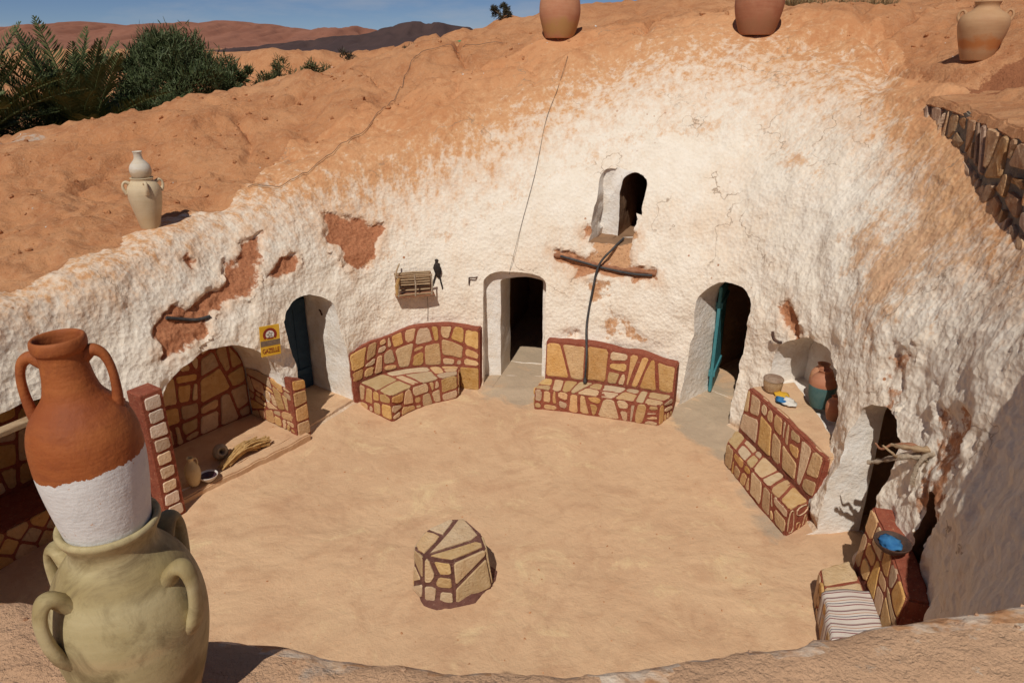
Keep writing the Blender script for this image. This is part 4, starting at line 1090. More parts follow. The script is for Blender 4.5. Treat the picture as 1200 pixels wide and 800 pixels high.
box('tile', rec(0.46, -0.175, 1.52), (0.16, 0.014, 0.09), M['brick'], sh, rot=srot, bevel=0.003)
root = empty('wooden_plough', rec(0.42, 0.0, 1.55), 'small dark forked stick lying on the tiled shelf', 'stick')
tube('stem', catmull([rec(0.30, -0.05, 1.565), rec(0.45, 0.0, 1.60), rec(0.62, 0.03, 1.57)]), 0.016, M['redwood'], root, 7, jitter=0.1)
tube('fork', catmull([rec(0.42, 0.0, 1.59), rec(0.37, 0.04, 1.66), rec(0.35, 0.05, 1.74)]), 0.013, M['redwood'], root, 7, jitter=0.1)
root.name = 'forked_stick'

# ------------------------------------------------------------------ stone block in the middle of the court
TOPP = [(-0.86, 5.75), (-0.58, 5.70), (-0.26, 5.92), (-0.31, 6.14), (-0.50, 6.36), (-0.63, 6.34), (-0.88, 6.15), (-0.97, 5.90)]
bc = Vector((-0.61, 6.02, 0))
root = empty('stone_block', bc, 'knee high flagged stone block with maroon joints standing in the middle of the court', 'stone block')
tz = [0.50, 0.48, 0.48, 0.49, 0.52, 0.53, 0.53, 0.51]
Tv = [Vector((x, y, z)) for (x, y), z in zip(TOPP, tz)]
Bv = [bc+(at_z(v, 0)-bc)*1.16+Vector((0.015, -0.012, -0.04)) for v in Tv]
vs = Bv+Tv; fs = [(i, (i+1) % 8, 8+(i+1) % 8, 8+i) for i in range(8)]+[tuple(reversed(range(8))), tuple(range(8, 16))]
bm = bmesh.new(); bv = [bm.verts.new(v) for v in vs]
for f in fs: bm.faces.new([bv[i] for i in f])
bmesh.ops.recalc_face_normals(bm, faces=bm.faces)
bmesh.ops.bevel(bm, geom=list(bm.edges), offset=0.022, segments=2, affect='EDGES')
core = bm_obj('core', bm, M['darkmortar'], root, True, sharp=40)
ap_v, k_ = [], 40
for i in range(k_):
    a = 2*PI*i/k_; rr = 0.40*(1+0.09*math.sin(3*a+1)+0.07*math.sin(5*a))+0.02+0.025*rng.random()
    ap_v.append(bc+Vector((math.cos(a)*rr*0.94+0.01, math.sin(a)*rr*0.92-0.02, 0)))
top_r = [bc+(v-bc)*0.80 for v in ap_v]
apz = [Vector((v.x, v.y, drop(v.x, v.y, floor, 3)-0.01)) for v in ap_v]+[Vector((v.x, v.y, drop(v.x, v.y, floor, 3)+0.018)) for v in [bc+(v-bc)*0.97 for v in ap_v]]+[Vector((v.x, v.y, 0.06)) for v in top_r]
fs = [(q*k_+i, q*k_+(i+1) % k_, (q+1)*k_+(i+1) % k_, (q+1)*k_+i) for q in (0, 1) for i in range(k_)]+[tuple(range(2*k_, 3*k_))]
mesh_obj('apron', apz, fs, M['darkmortar'], root, True)
rg = random.Random(12)
def topz(x, y):
    w_ = [1/(((x-v.x)**2+(y-v.y)**2)+0.003) for v in Tv]; return sum(a*v.z for a, v in zip(w_, Tv))/sum(w_)
lay_stones(lambda u, v: Vector((u, v, topz(u, v)+0.002)), [[Vector(q) for q in pl] for pl in ([(-.95, 5.92), (-.925, 5.86), (-.86, 5.80), (-.76, 5.98), (-.735, 6.05), (-.79, 6.09), (-.87, 6.11), (-.915, 6.03)], [(-.85, 6.15), (-.77, 6.11), (-.70, 6.085), (-.65, 6.2), (-.615, 6.29), (-.64, 6.315), (-.73, 6.25)], [(-.80, 5.81), (-.60, 5.92), (-.41, 6.025), (-.355, 6.10), (-.43, 6.22), (-.505, 6.325), (-.555, 6.325), (-.63, 6.14), (-.72, 5.96)], [(-.79, 5.77), (-.68, 5.745), (-.585, 5.735), (-.43, 5.83), (-.30, 5.925), (-.31, 5.98), (-.365, 5.995), (-.56, 5.89)])], M['palestone'], core, 0.012, rg=rg, ref=bc+Vector((0, 0, 9)))
SD = {0: [(0.10, 0.13), (0.08, 0.37), (0.20, 0.42), (0.21, 0.30), (0.22, 0.12)], 1: [(0.13, 0.44), (0.24, 0.20)], 7: [(0.06, 0.25), (0.14, 0.40), (0.15, 0.12)], 2: [(0.12, 0.3)], 6: [(0.1, 0.3), (0.2, 0.15)]}
for i, sds in SD.items():
    A, B, C, D = Bv[i], Bv[(i+1) % 8], Tv[(i+1) % 8], Tv[i]
    L_ = (B-A).length; Hh = 0.53
    lay_stones(lambda u, v: A.lerp(B, u/L_).lerp(D.lerp(C, u/L_), v/Hh), flag_cells([(0, 0.05), (L_, 0.05), (L_, Hh), (0, Hh)], sds, 0.046, rg, 0.020), M['palestone'], core, 0.012, rg=rg, ref=bc+(A+B-bc*2)*5)

# ------------------------------------------------------------------ rubble masonry at the right-hand rim
F, LF = curve_fn([(5.02, 9.2), (4.90, 8.2), (4.68, 7.2), (4.42, 6.1), (4.25, 5.4)])
rt = lambda s: 4.50-0.22*s
root = empty('rubble_wall', (5.0, 7.6, 3.9), 'broken rubble masonry in dark grey mortar at the edge of the pit', 'wall')
core = loft_block('core', [lambda s: at_z(F(s), 2.9), lambda s: at_z(F(s), rt(s)), lambda s: at_z(F(s), rt(s)+0.02)+Vector((0.45, -0.05, 0)), lambda s: at_z(F(s), 2.9)+Vector((0.45, -0.05, 0))], M['greymortar'], root, 40, 0.03, 61)
rg = random.Random(31)
lay_stones(lambda u, v: at_z(F(u/LF), 3.2+v*(rt(u/LF)-3.2)/1.2), slice_cells([(0, 0), (LF, 0), (LF, 1.2), (0, 1.2)], 0.29, 0.07, rg, 0.04, 0.6), M['rubble'], core, 0.035, rg=rg)
loft_block('capping', [lambda s: at_z(F(s), rt(s)-0.05)+Vector((-0.03, 0, 0)), lambda s: at_z(F(s), rt(s)+0.05)+Vector((0.02, 0, 0)), lambda s: at_z(F(s), rt(s)+0.12)+Vector((0.75, -0.05, 0)), lambda s: at_z(F(s), rt(s)-0.1)+Vector((0.75, -0.05, 0))], M['ground'], root, 40, 0.03, 66)

# ------------------------------------------------------------------ pottery
def amphora_handle(parent, az, pts, rad, mat, flat=0.62, name='handle'):
    ca, sa = math.cos(az), math.sin(az)
    path = catmull([(r*ca, r*sa, z) for r, z in pts], 6)
    n = len(path); rl = [rad*(1.25-0.5*math.sin(PI*i/(n-1))) for i in range(n)]
    o = tube(name, path, rl, mat, parent, 12, flat=1/flat*0.75, world_coords=False, up=(ca, sa, 0.01))
    return o
jx, jy = -0.935, 1.40
jz = drop(jx, jy)-0.012
root = empty('storage_jar', (jx, jy, jz), 'squat greenish clay jar with four loop handles on the near rim', 'jar')
lathe('body', [(0.0, 0.0), (0.1044, 0.0), (0.1115, 0.01), (0.1328, 0.07), (0.1664, 0.17), (0.1841, 0.27), (0.1814, 0.345), (0.1611, 0.415), (0.1292, 0.462), (0.108, 0.482), (0.0991, 0.5), (0.1, 0.522), (0.1133, 0.545), (0.1186, 0.556), (0.1133, 0.566), (0.0991, 0.56), (0.0885, 0.53), (0.0867, 0.49), (0.1328, 0.42), (0.1505, 0.25), (0.0885, 0.05), (0.0, 0.05)], M['greenclay'], root, 96, 0.006, 1, 4)
root.scale = (0.95, 0.95, 1.06)
for az in (-12, -118, 168, 72):
    amphora_handle(root, math.radians(az), [(0.142, 0.43), (0.168, 0.458), (0.190, 0.456), (0.203, 0.42), (0.200, 0.365), (0.186, 0.318), (0.168, 0.295)], 0.0175, M['greenclay'], 0.45)
ax, ay = jx+0.002, jy-0.004
root = empty('amphora', (ax, ay, jz+0.570), 'two handled terracotta amphora with whitewashed lower half on the squat clay jar', 'amphora')
root.rotation_euler = (math.radians(-0.5), math.radians(-1.6), 0); root.scale = (0.83, 0.83, 0.945)
lathe('body', [(0.0, 0.0), (0.102, 0.0), (0.108, 0.008), (0.118, 0.06), (0.128, 0.12), (0.135, 0.18), (0.136, 0.23), (0.133, 0.275), (0.117, 0.318), (0.088, 0.350), (0.070, 0.370), (0.062, 0.395), (0.056, 0.43), (0.0545, 0.465), (0.057, 0.475), (0.064, 0.480), (0.066, 0.495), (0.063, 0.507), (0.056, 0.509), (0.051, 0.50), (0.047, 0.46), (0.047, 0.40), (0.07, 0.34), (0.11, 0.25), (0.07, 0.05), (0.0, 0.05)], M['terracotta'], root, 96, 0.004, 2, 4)
for az in (18, 198):
    amphora_handle(root, math.radians(az), [(0.045, 0.455), (0.070, 0.468), (0.092, 0.455), (0.103, 0.42), (0.104, 0.375), (0.099, 0.335), (0.090, 0.312)], 0.0150, M['terracotta'], 0.7)

def rim_jar(label, x, y, prof, mat, seed, handles=(), sink=0.05, group=None, name='storage_jar', rz=0.0, scale=1.0, z=None, hmat=None, hp=None):
    zz = (drop(x, y) if z is None else z)-sink
    root = empty(name, (x, y, zz), label, 'jar', group); root.scale = (scale,)*3; root.rotation_euler = (0, 0, rz)
    lathe('body', prof, M[mat], root, 56, 0.008, seed, 3)
    for az in handles:
        amphora_handle(root, math.radians(az), hp or [(0.215, 0.66), (0.27, 0.70), (0.30, 0.665), (0.295, 0.60), (0.268, 0.555)], 0.02, M[mat])
    return root
big = [(0, 0), (0.245, 0.0), (0.255, 0.02), (0.30, 0.14), (0.355, 0.34), (0.365, 0.48), (0.345, 0.64), (0.29, 0.78), (0.22, 0.86), (0.20, 0.92), (0.23, 0.97), (0.235, 0.99), (0.20, 1.0), (0.17, 0.94), (0.20, 0.85), (0.30, 0.6), (0.2, 0.06), (0, 0.06)]
rim_jar('tall ribbed red and ochre jar on the crest above the middle door', 0.84, 13.95, big, 'rimclay_a', 3)
rim_jar('dark red storage jar on the crest beside the dry grass tufts', 3.95, 12.75, big, 'rimclay_b', 5, scale=1.06)
rim_jar('tan jar banded orange, with small ear handles, standing above the rubble masonry', 5.78, 9.70,
        [(0, 0), (0.165, 0.0), (0.175, 0.02), (0.20, 0.12), (0.255, 0.34), (0.282, 0.50), (0.275, 0.60), (0.23, 0.67), (0.15, 0.72), (0.125, 0.77), (0.14, 0.82), (0.15, 0.84), (0.12, 0.85), (0.09, 0.78), (0.2, 0.62), (0.2, 0.3), (0.12, 0.05), (0, 0.05)],
        'rimclay_c', 6, (149, -31, 59), hp=[(0.20, 0.655), (0.235, 0.715), (0.272, 0.70), (0.288, 0.64), (0.270, 0.575)]).scale = (1.0, 1.0, 0.80)
lx, ly = -4.57, 9.05
r_ = rim_jar('tall cream clay jar with handles on the bare slope above the wall', lx, ly,
             [(0, 0), (0.105, 0.0), (0.112, 0.01), (0.135, 0.12), (0.178, 0.30), (0.200, 0.43), (0.195, 0.51), (0.165, 0.57), (0.13, 0.60), (0.125, 0.62), (0.14, 0.64), (0.12, 0.645), (0.10, 0.60), (0.16, 0.45), (0.08, 0.05), (0, 0.05)],
             'creamclay', 8, (-55, 125, 215, 35), sink=0.03, hp=[(0.145, 0.575), (0.19, 0.60), (0.222, 0.575), (0.225, 0.52), (0.195, 0.46)])
zt = r_.location.z+0.605
jug = empty('jug', (lx+0.003, ly, zt), 'small narrow necked white slipped jug standing on the tall cream jar', 'jug')
lathe('body', [(0, 0), (0.085, 0), (0.092, 0.01), (0.118, 0.06), (0.128, 0.12), (0.118, 0.175), (0.085, 0.22), (0.055, 0.25), (0.045, 0.29), (0.048, 0.33), (0.058, 0.345), (0.05, 0.352), (0.035, 0.33), (0.03, 0.27), (0.06, 0.2), (0.05, 0.03), (0, 0.03)], M['jugclay'], jug, 40, 0.01, 4, 3)

# ------------------------------------------------------------------ things in the alcove
def on_alc(u, w): return alc(u, w, 0.004)
p = on_alc(-0.66, -0.03)
root = empty('small_jar', p+Vector((0, 0, 0.0)), 'small pale egg shaped jar with a narrow neck beside the brick pier', 'jar')
lathe('body', [(0, 0), (0.05, 0), (0.056, 0.01), (0.085, 0.09), (0.098, 0.17), (0.088, 0.25), (0.05, 0.31), (0.032, 0.34), (0.034, 0.37), (0.045, 0.385), (0.03, 0.385), (0.02, 0.34), (0.06, 0.2), (0, 0.03)], M['buff'], root, 32, 0.012, 3, 3)
amphora_handle(root, 0.4, [(0.03, 0.355), (0.06, 0.365), (0.075, 0.33), (0.07, 0.285)], 0.009, M['buff'])
p = on_alc(-0.50, -0.08)
root = empty('bowl', p, 'white rimmed bowl with dark purple inside at the alcove edge', 'bowl')
lathe('body', [(0, 0), (0.05, 0), (0.06, 0.01), (0.105, 0.055), (0.118, 0.085), (0.112, 0.088), (0.098, 0.06), (0.05, 0.022), (0, 0.018)], M['ceramicwhite'], root, 36, 0.01, 1, 3)
lathe('glaze', [(0, 0.0215), (0.05, 0.0255), (0.092, 0.058), (0.10, 0.068), (0.097, 0.07), (0.05, 0.03), (0, 0.026)], M['purple'], root, 36, 0.01, 1, 2)
p = on_alc(-0.10, 0.28)
root = empty('grindstone', p, 'rounded grey clay pot lying on its side on the alcove floor', 'pot')
root.name = 'clay_pot'; root.rotation_euler = (math.radians(62), 0, 0.6); root.location.z += 0.085
lathe('body', [(0, -0.06), (0.05, -0.06), (0.09, 0.0), (0.105, 0.07), (0.09, 0.14), (0.055, 0.175), (0.06, 0.2), (0.045, 0.2), (0.03, 0.16), (0, 0.05)], M['greyclay'], root, 28, 0.03, 5, 3)
rg = random.Random(3)
root = empty('palm_fibre_bundle', on_alc(0.2, 0.05), 'bundle of dry golden palm fibre lying on the alcove step', 'fibre bundle')
for k in range(70):
    a = on_alc(-0.20+rg.uniform(-0.08, 0.1), 0.02+rg.uniform(-0.03, 0.05)); b = on_alc(0.42+rg.uniform(-0.12, 0.10), 0.12+rg.uniform(-0.10, 0.10))
    a.z += rg.uniform(0.0, 0.05); b.z += rg.uniform(0.0, 0.11); m_ = a.lerp(b, 0.5)+Vector((rg.uniform(-.03, .03), rg.uniform(-.03, .03), 0.05+rg.uniform(0, 0.05)))
    if k == 0: vv, ff_ = [], []
    v_, f_ = tube_geo(catmull([a, m_, b], 4), 0.008+0.007*rg.random(), 5, jitter=0.3, seed=k)
    o_ = len(vv); vv += v_; ff_ += [tuple(i+o_ for i in f) for f in f_]
tag(mesh_obj('fibres', vv, ff_, M['fibre'], root), kind='stuff')

# ------------------------------------------------------------------ doors
def plank_door(hinge, along, w, h, z0, mat, label, n=4, thick=0.05):
    d_ = Vector((along[0], along[1], 0)).normalized(); q = Vector((-d_.y, d_.x, 0)); rot = Matrix((d_, q, Vector((0, 0, 1)))).transposed()
    h0 = Vector((hinge[0], hinge[1], 0))
    door = box('door', h0+d_*w/2+Vector((0, 0, z0+h/2)), (w, thick*0.6, h), M[mat], wall, rot=rot, bevel=0.006); door['label'] = label
    for k in range(n):
        box('plank', h0+d_*(w*(k+0.5)/n)+Vector((0, 0, z0+h/2)), (w/n-0.008, thick, h-0.02), M[mat], door, rot=rot, bevel=0.006)
    for zz in (0.3, h-0.3):
        box('batten', h0+d_*w/2+Vector((0, 0, z0+zz)), (w-0.04, thick+0.05, 0.10), M[mat], door, rot=rot, bevel=0.006)
plank_door((-3.16, 10.42), (-0.60, -0.80), 0.95, 1.72, 0.13, 'bluepaint', 'dark blue plank door closing the left doorway')
plank_door((3.10, 10.26), (0.40, 0.92), 0.75, 1.72, 0.08, 'turquoise', 'turquoise painted door leaf standing open in the right doorway')

# ------------------------------------------------------------------ things fixed to the wall
def on_wall(ph, z, off=0.0):
    p, n = wall_at(ph, z); nh = Vector((n.x, n.y, 0)).normalized()
    a = math.radians(ph); inw = -Vector((math.cos(a), math.sin(a), 0))
    if nh.dot(inw) < 0.6: nh = inw
    return p+nh*off, nh
# wooden cage on the back wall
p, n = on_wall(102.7, 1.72, 0.0)
n = (n+Vector((0.0, -0.25, 0))).normalized(); s = Vector((-n.y, n.x, 0)); c0 = p+n*0.13
if s.x < 0: s = -s
crot = Matrix((s, n, Vector((0, 0, 1)))).transposed()
root = empty('wooden_cage', c0-Vector((0, 0, 0.17)), 'small slatted wooden cage hung on the back wall', 'cage')
def cg(u, w, z): return c0+s*u+n*w+Vector((0, 0, z))
for z in (-0.14, 0.15):
    for w in (-0.09, 0.11): tube('rail', [cg(-0.29, w, z), cg(0.0, w, z+0.006), cg(0.27, w, z)], 0.014, M['wood'], root, 6, jitter=0.1, seed=int(z*100+w*10))
for u in (-0.26, 0.0, 0.25): tube('upright', [cg(u, 0.115, -0.16), cg(u+0.01, 0.115, 0.0), cg(u, 0.115, 0.17)], 0.013, M['palewood'], root, 6, jitter=0.1, seed=int(u*90)+40)
for k in range(7): tube('slat', [cg(-0.27, -0.05+0.005*rng.random(), -0.11+k*0.042), cg(0.0, -0.04, -0.115+k*0.042), cg(0.25, -0.05, -0.11+k*0.04)], 0.015, M['wood'], root, 6, jitter=0.2, seed=k)
box('floor_board', cg(0, 0.01, -0.165), (0.60, 0.22, 0.02), M['redwood'], root, rot=crot, bevel=0.004)
box('back_board', cg(0, -0.10, 0.0), (0.56, 0.02, 0.30), M['redwood'], root, rot=crot, bevel=0.004)
tube('strut', [cg(-0.29, 0.10, 0.14), cg(-0.26, 0.05, 0.24), cg(-0.20, -0.10, 0.30)], 0.012, M['wood'], root, 6, jitter=0.1, seed=50)
tube('strut', [cg(-0.27, 0.10, -0.14), cg(-0.28, 0.12, 0.02), cg(-0.24, 0.11, 0.14)], 0.024, M['fibre'], root, 6, jitter=0.3, seed=51)
# dark dried skin hanging beside it
p, n = on_wall(98.0, 1.86, 0.03); s2 = Vector((-n.y, n.x, 0)); s2 = s2 if s2.x > 0 else -s2
root = empty('dried_skin', p-Vector((0, 0, 0.2)), 'dark shrivelled skin with two dangling ends hanging beside the cage', 'hanging skin')
def hg(u, w, z): return p+s2*u+n*w+Vector((0, 0, z))
tube('body', catmull([hg(0, 0, 0.20), hg(-0.005, 0.01, 0.15), hg(0.0, 0.01, 0.08), hg(0.012, 0.015, 0.0), hg(0.02, 0.01, -0.09)], 4), [0.012, 0.03, 0.032, 0.026, 0.022, 0.028, 0.045, 0.052, 0.058, 0.06, 0.062, 0.06, 0.056, 0.05, 0.04, 0.03, 0.02], M['darkhide'], root, 9, flat=0.6, jitter=0.12, seed=4, up=tuple(s2))
tube('leg', catmull([hg(-0.02, 0.01, -0.04), hg(-0.05, 0.012, -0.13), hg(-0.065, 0.015, -0.22), hg(-0.06, 0.015, -0.26)], 4), 0.013, M['darkhide'], root, 6, jitter=0.25, seed=5)
tube('leg', catmull([hg(0.03, 0.01, -0.06), hg(0.05, 0.012, -0.15), hg(0.07, 0.015, -0.24), hg(0.075, 0.015, -0.28)], 4), 0.013, M['darkhide'], root, 6, jitter=0.25, seed=6)
# enamel sign
p, n = on_wall(135.3, 1.53, 0.0); p = p+Vector((0.62, -0.78, 0))*0.13
n = Vector((0.62, -0.78, 0)).normalized(); sx = Vector((-n.y, n.x, 0)); sx = sx if sx.x > 0 else -sx
ti = math.radians(3); su = (Vector((0, 0, 1))*math.cos(ti)+sx*math.sin(ti)); sx = sx*math.cos(ti)-Vector((0, 0, 1))*math.sin(ti)
def sg(u, v, w): return p+sx*u+su*v+n*w
root = empty('enamel_sign', p-Vector((0, 0, 0.2)), 'yellow enamel sign reading GAZELLE between the alcove and the blue door', 'sign')
srt = Matrix((sx, n, su)).transposed()
plate = box('plate', p, (0.265, 0.012, 0.42), M['yellow'], root, rot=srt, bevel=0.003)
def flat_ring(name, u, v, r0, r1, w, mat, a0=0, a1=2*PI, seg=36):
    vs, fs = [], []
    for i in range(seg+1):
        a = a0+(a1-a0)*i/seg
        for r in (r0, r1):
            for ww in (w, w+0.002): vs.append(sg(u+r*math.cos(a), v+r*math.sin(a), ww))
    for i in range(seg):
        b = i*4; c = b+4
        fs += [(b+1, b+3, c+3, c+1), (b, c, c+2, b+2), (b+2, c+2, c+3, b+3), (b, b+1, c+1, c)]
    return mesh_obj(name, vs, fs, mat, plate)
flat_ring('emblem_ring', 0.0, 0.085, 0.058, 0.092, 0.007, M['signred'], math.radians(-40), math.radians(220))
flat_ring('emblem_disc', 0.0, 0.085, 0.0, 0.056, 0.0065, M['whitepaint'])
for k in range(5):
    a = k*2*PI/5+0.3
    flat_ring('emblem_spoke', 0.028*math.cos(a), 0.085+0.028*math.sin(a), 0.008, 0.014, 0.0092, M['signbrown'], a, a+4.2, 14)
box('emblem_base', sg(0, 0.038, 0.0105), (0.085, 0.003, 0.016), M['signred'], plate, rot=srt, bevel=0)
box('worn_band', sg(0, -0.03, 0.0075), (0.262, 0.003, 0.075), M['signbrown'], plate, rot=srt, bevel=0)
tc = bpy.data.curves.new('lettering', 'FONT'); tc.body = 'GAZELLE'; tc.size = 0.082; tc.align_x = 'CENTER'; tc.align_y = 'CENTER'; tc.extrude = 0.0015; tc.space_character = 0.92
to = bpy.data.objects.new('tmp', tc); COL.objects.link(to)
dg = bpy.context.evaluated_depsgraph_get(); tm = bpy.data.meshes.new_from_object(to.evaluated_get(dg)); bpy.data.objects.remove(to); bpy.data.curves.remove(tc)
xs = [v.co.x for v in tm.vertices]; kx = 0.225/(max(xs)-min(xs)); ys = [v.co.y for v in tm.vertices]; ky = 0.066/(max(ys)-min(ys)); ym = (max(ys)+min(ys))/2; xm = (max(xs)+min(xs))/2
for v in tm.vertices: v.co = sg((v.co.x-xm)*kx, -0.135+(v.co.y-ym)*ky, 0.0085+v.co.z)
tm.materials.clear(); tm.materials.append(M['signred']); tm.name = 'lettering'
lo_ = bpy.data.objects.new('lettering', tm); COL.objects.link(lo_); lo_.parent = plate; lo_.matrix_parent_inverse = parent_world(plate).inverted()
# branch let into the back wall, hose clipped along it
pth = [on_wall(a, z, 0.005)[0] for a, z in ((76.0, 2.155), (73.0, 2.11), (69.5, 2.055), (65.5, 2.0), (61.5, 1.985), (57.6, 1.975))]
tag(tube('branch', catmull(pth, 5), [0.030+0.012*math.sin(i*1.3)+0.008*math.sin(i*2.9) for i in range(26)], M['redwood'], None, 9, jitter=0.22, seed=8), 'crooked red brown branch bedded in the wall under the upper opening', 'branch')
pth = [on_wall(a, z, 0.055)[0] for a, z in ((75.0, 2.145), (72.0, 2.10), (68.5, 2.03), (65.5, 1.985), (61.5, 1.955), (58.4, 1.955))]
tag(tube('black_pipe', catmull(pth, 6), 0.018, M['rubber'], None, 9), 'short black pipe running along the branch on the back wall', 'pipe')
hp_ = [Vector((1.70, 10.82, 2.40)), on_wall(65.6, 2.30, 0.07)[0], on_wall(67.4, 2.06, 0.10)[0], on_wall(68.2, 1.67, 0.05)[0], on_wall(68.7, 1.15, 0.06)[0], Vector((1.115, 9.98, 0.84)), Vector((1.105, 9.96, 0.42))]
root = empty('hose', hp_[-1], 'long black hose hanging from the upper opening down to the bench back', 'hose')
tube('tube', catmull(hp_, 8), 0.017, M['rubber'], root, 9)
tube('nozzle', [Vector((1.105, 9.96, 0.46)), Vector((1.104, 9.958, 0.42)), Vector((1.103, 9.956, 0.375))], [0.02, 0.03, 0.024], M['rubber'], root, 9)
# wires
def wire(label, pts, r=0.004): return tag(tube('wire', catmull(pts, 6), r, M['wire'], None, 5), label, 'wire')
wire('thin wire running down the whitewashed back wall to the middle door', [Vector((0.93, 13.0, drop(0.93, 13.0)+0.02))]+[on_wall(a, z, 0.02)[0] for a, z in ((78.8, 4.45), (79.8, 4.03), (80.5, 3.33), (82.2, 2.61), (84.1, 1.92), (84.6, 1.72))], 0.0032)
wire('wire lying along the bare slope above the left end of the back wall', [Vector((v.x, v.y, drop(v.x, v.y)+0.035)) for v in catmull([Vector((x, y, 0)) for x, y in ((-0.16, 14.3), (-0.87, 14.45), (-1.58, 14.35), (-1.83, 13.75), (-2.0, 13.2), (-2.15, 12.74), (-2.35, 12.2), (-2.55, 11.75), (-2.8, 11.3), (-3.04, 10.95), (-3.25, 10.75), (-3.8, 10.5))], 6)], 0.0042)
wire('pair of fine cords hanging from the wooden cage', [cg(0.19, 0.0, -0.17), on_wall(100.2, 1.35, 0.02)[0], on_wall(100.4, 1.09, 0.02)[0]], 0.0035)
# iron hooks and pegs
def hook(label, ph, z, pts, r=0.012, mat='iron', name='iron_hook', cat='hook'):
    p, n = on_wall(ph, z, -0.02); s = Vector((-n.y, n.x, 0)); s = s if s.dot(Vector((1, -0.4, 0))) > 0 else -s
    return tag(tube(name, catmull([p+s*a+n*b+Vector((0, 0, c)) for a, b, c in pts], 4), r, M[mat], None, 7, jitter=0.1), label, cat)
hook('bent iron hook in the wall beside the middle door arch', 91.2, 1.78, [(0.06, 0, 0), (0.03, 0.06, 0.0), (-0.05, 0.07, 0.0), (-0.06, 0.07, -0.02), (-0.065, 0.07, -0.11)], 0.011)
hook('black hooked peg above the shelf niche', 33.2, 1.56, [(0.05, 0, -0.03), (0.04, 0.06, -0.03), (-0.02, 0.09, 0.0), (-0.05, 0.09, 0.05), (-0.06, 0.09, 0.10)], 0.02)
hook('rusty bracket sticking out between the shelf niche and the doorway', 20.5, 1.50, [(0.02, 0, 0.02), (-0.02, 0.10, 0.03), (-0.05, 0.18, 0.04), (0.0, 0.19, 0.03), (0.03, 0.19, -0.05), (0.035, 0.19, -0.12)], 0.017)
pth = [on_wall(a, z, 0.03)[0] for a, z in ((151.8, 2.10), (149.5, 2.03), (147.0, 1.98), (144.6, 1.98))]
tag(tube('black_pipe', catmull(pth, 5), 0.022, M['rubber'], None, 8), 'curved black pipe stub lying across the long bare patch of the left wall', 'pipe')
hook('rusty nail in the wall near the small left door', 120.5, 1.42, [(0, 0, 0.03), (0, 0.06, 0.02), (0.01, 0.08, -0.04)], 0.012, name='iron_nail', cat='nail')

# ------------------------------------------------------------------ shelf niche
M['bluegreen'] = mat_simple('dull_blue_green_glaze', (0.05, 0.12, 0.12), (0.09, 0.16, 0.15), 9, 0.55, 0.004, 30)
nd = Vector((0.972, 0.235, 0)).normalized(); ns = Vector((nd.y, -nd.x, 0)); n0 = Vector((3.46, 7.98, 0.965))
def nic(u, w, z=0): return n0+ns*u+nd*w+Vector((0, 0, z))
root = empty('woven_basket', nic(-0.50, 0.03), 'small round patterned basket on the niche shelf', 'basket')
lathe('body', [(0, 0), (0.085, 0), (0.10, 0.03), (0.122, 0.10), (0.12, 0.15), (0.128, 0.165), (0.11, 0.165), (0.10, 0.1), (0, 0.03)], M['basket'], root, 32, 0.01, 2, 3)
lathe('lid', [(0, 0.165), (0.13, 0.166), (0.125, 0.185), (0.10, 0.205), (0.0, 0.215)], M['rubble'], root, 32, 0.03, 3, 2)
root = empty('folded_cloth', nic(-0.22, 0.0), 'crumpled blue and yellow cloth on the niche shelf', 'cloth')
for k, (mt, du, dw) in enumerate((('bluecloth', 0, 0), ('yellow', -0.10, 0.05), ('whitepaint', 0.07, 0.05))):
    bm = bmesh.new(); bmesh.ops.create_icosphere(bm, subdivisions=3, radius=1.0)
    arr = np.array([tuple(v.co) for v in bm.verts]); dd_ = 1+0.35*fbm(arr*2.2+k*5, 3, 60+k)
    for v, q in zip(bm.verts, dd_): v.co = nic(-0.22+du, dw, 0.018)+Vector((v.co.x*0.085*q, v.co.y*0.11*q, v.co.z*0.03*q))
    bm_obj('fold', bm, M[mt], root, True)
def niche_jar(label, u, w, sc, mat, mat2, cut):
    root = empty('niche_jar', nic(u, w), label, 'jar', None); root.scale = (sc,)*3
    lathe('body', [(0, 0), (0.10, 0), (0.11, 0.01), (0.15, 0.15), (0.16, 0.27), (0.157, cut)], M[mat], root, 32, 0.01, 2, 3)
    lathe('shoulder', [(0.156, cut-0.002), (0.15, cut+0.06), (0.11, cut+0.12), (0.07, cut+0.15), (0.075, cut+0.19), (0.09, cut+0.20), (0.06, cut+0.20), (0.05, cut+0.1), (0.0, cut+0.08)], M[mat2], root, 32, 0.01, 2, 3)
niche_jar('jar with turquoise body and orange shoulder at the back of the niche', 0.02, 0.36, 1.0, 'bluegreen', 'rimclay_b', 0.30)
niche_jar('brown jar behind the turquoise one in the niche', -0.22, 0.52, 0.92, 'rimclay_b', 'rimclay_a', 0.30)
niche_jar('low dark red jar at the near end of the niche', 0.36, 0.30, 0.62, 'rimclay_b', 'rimclay_b', 0.30)

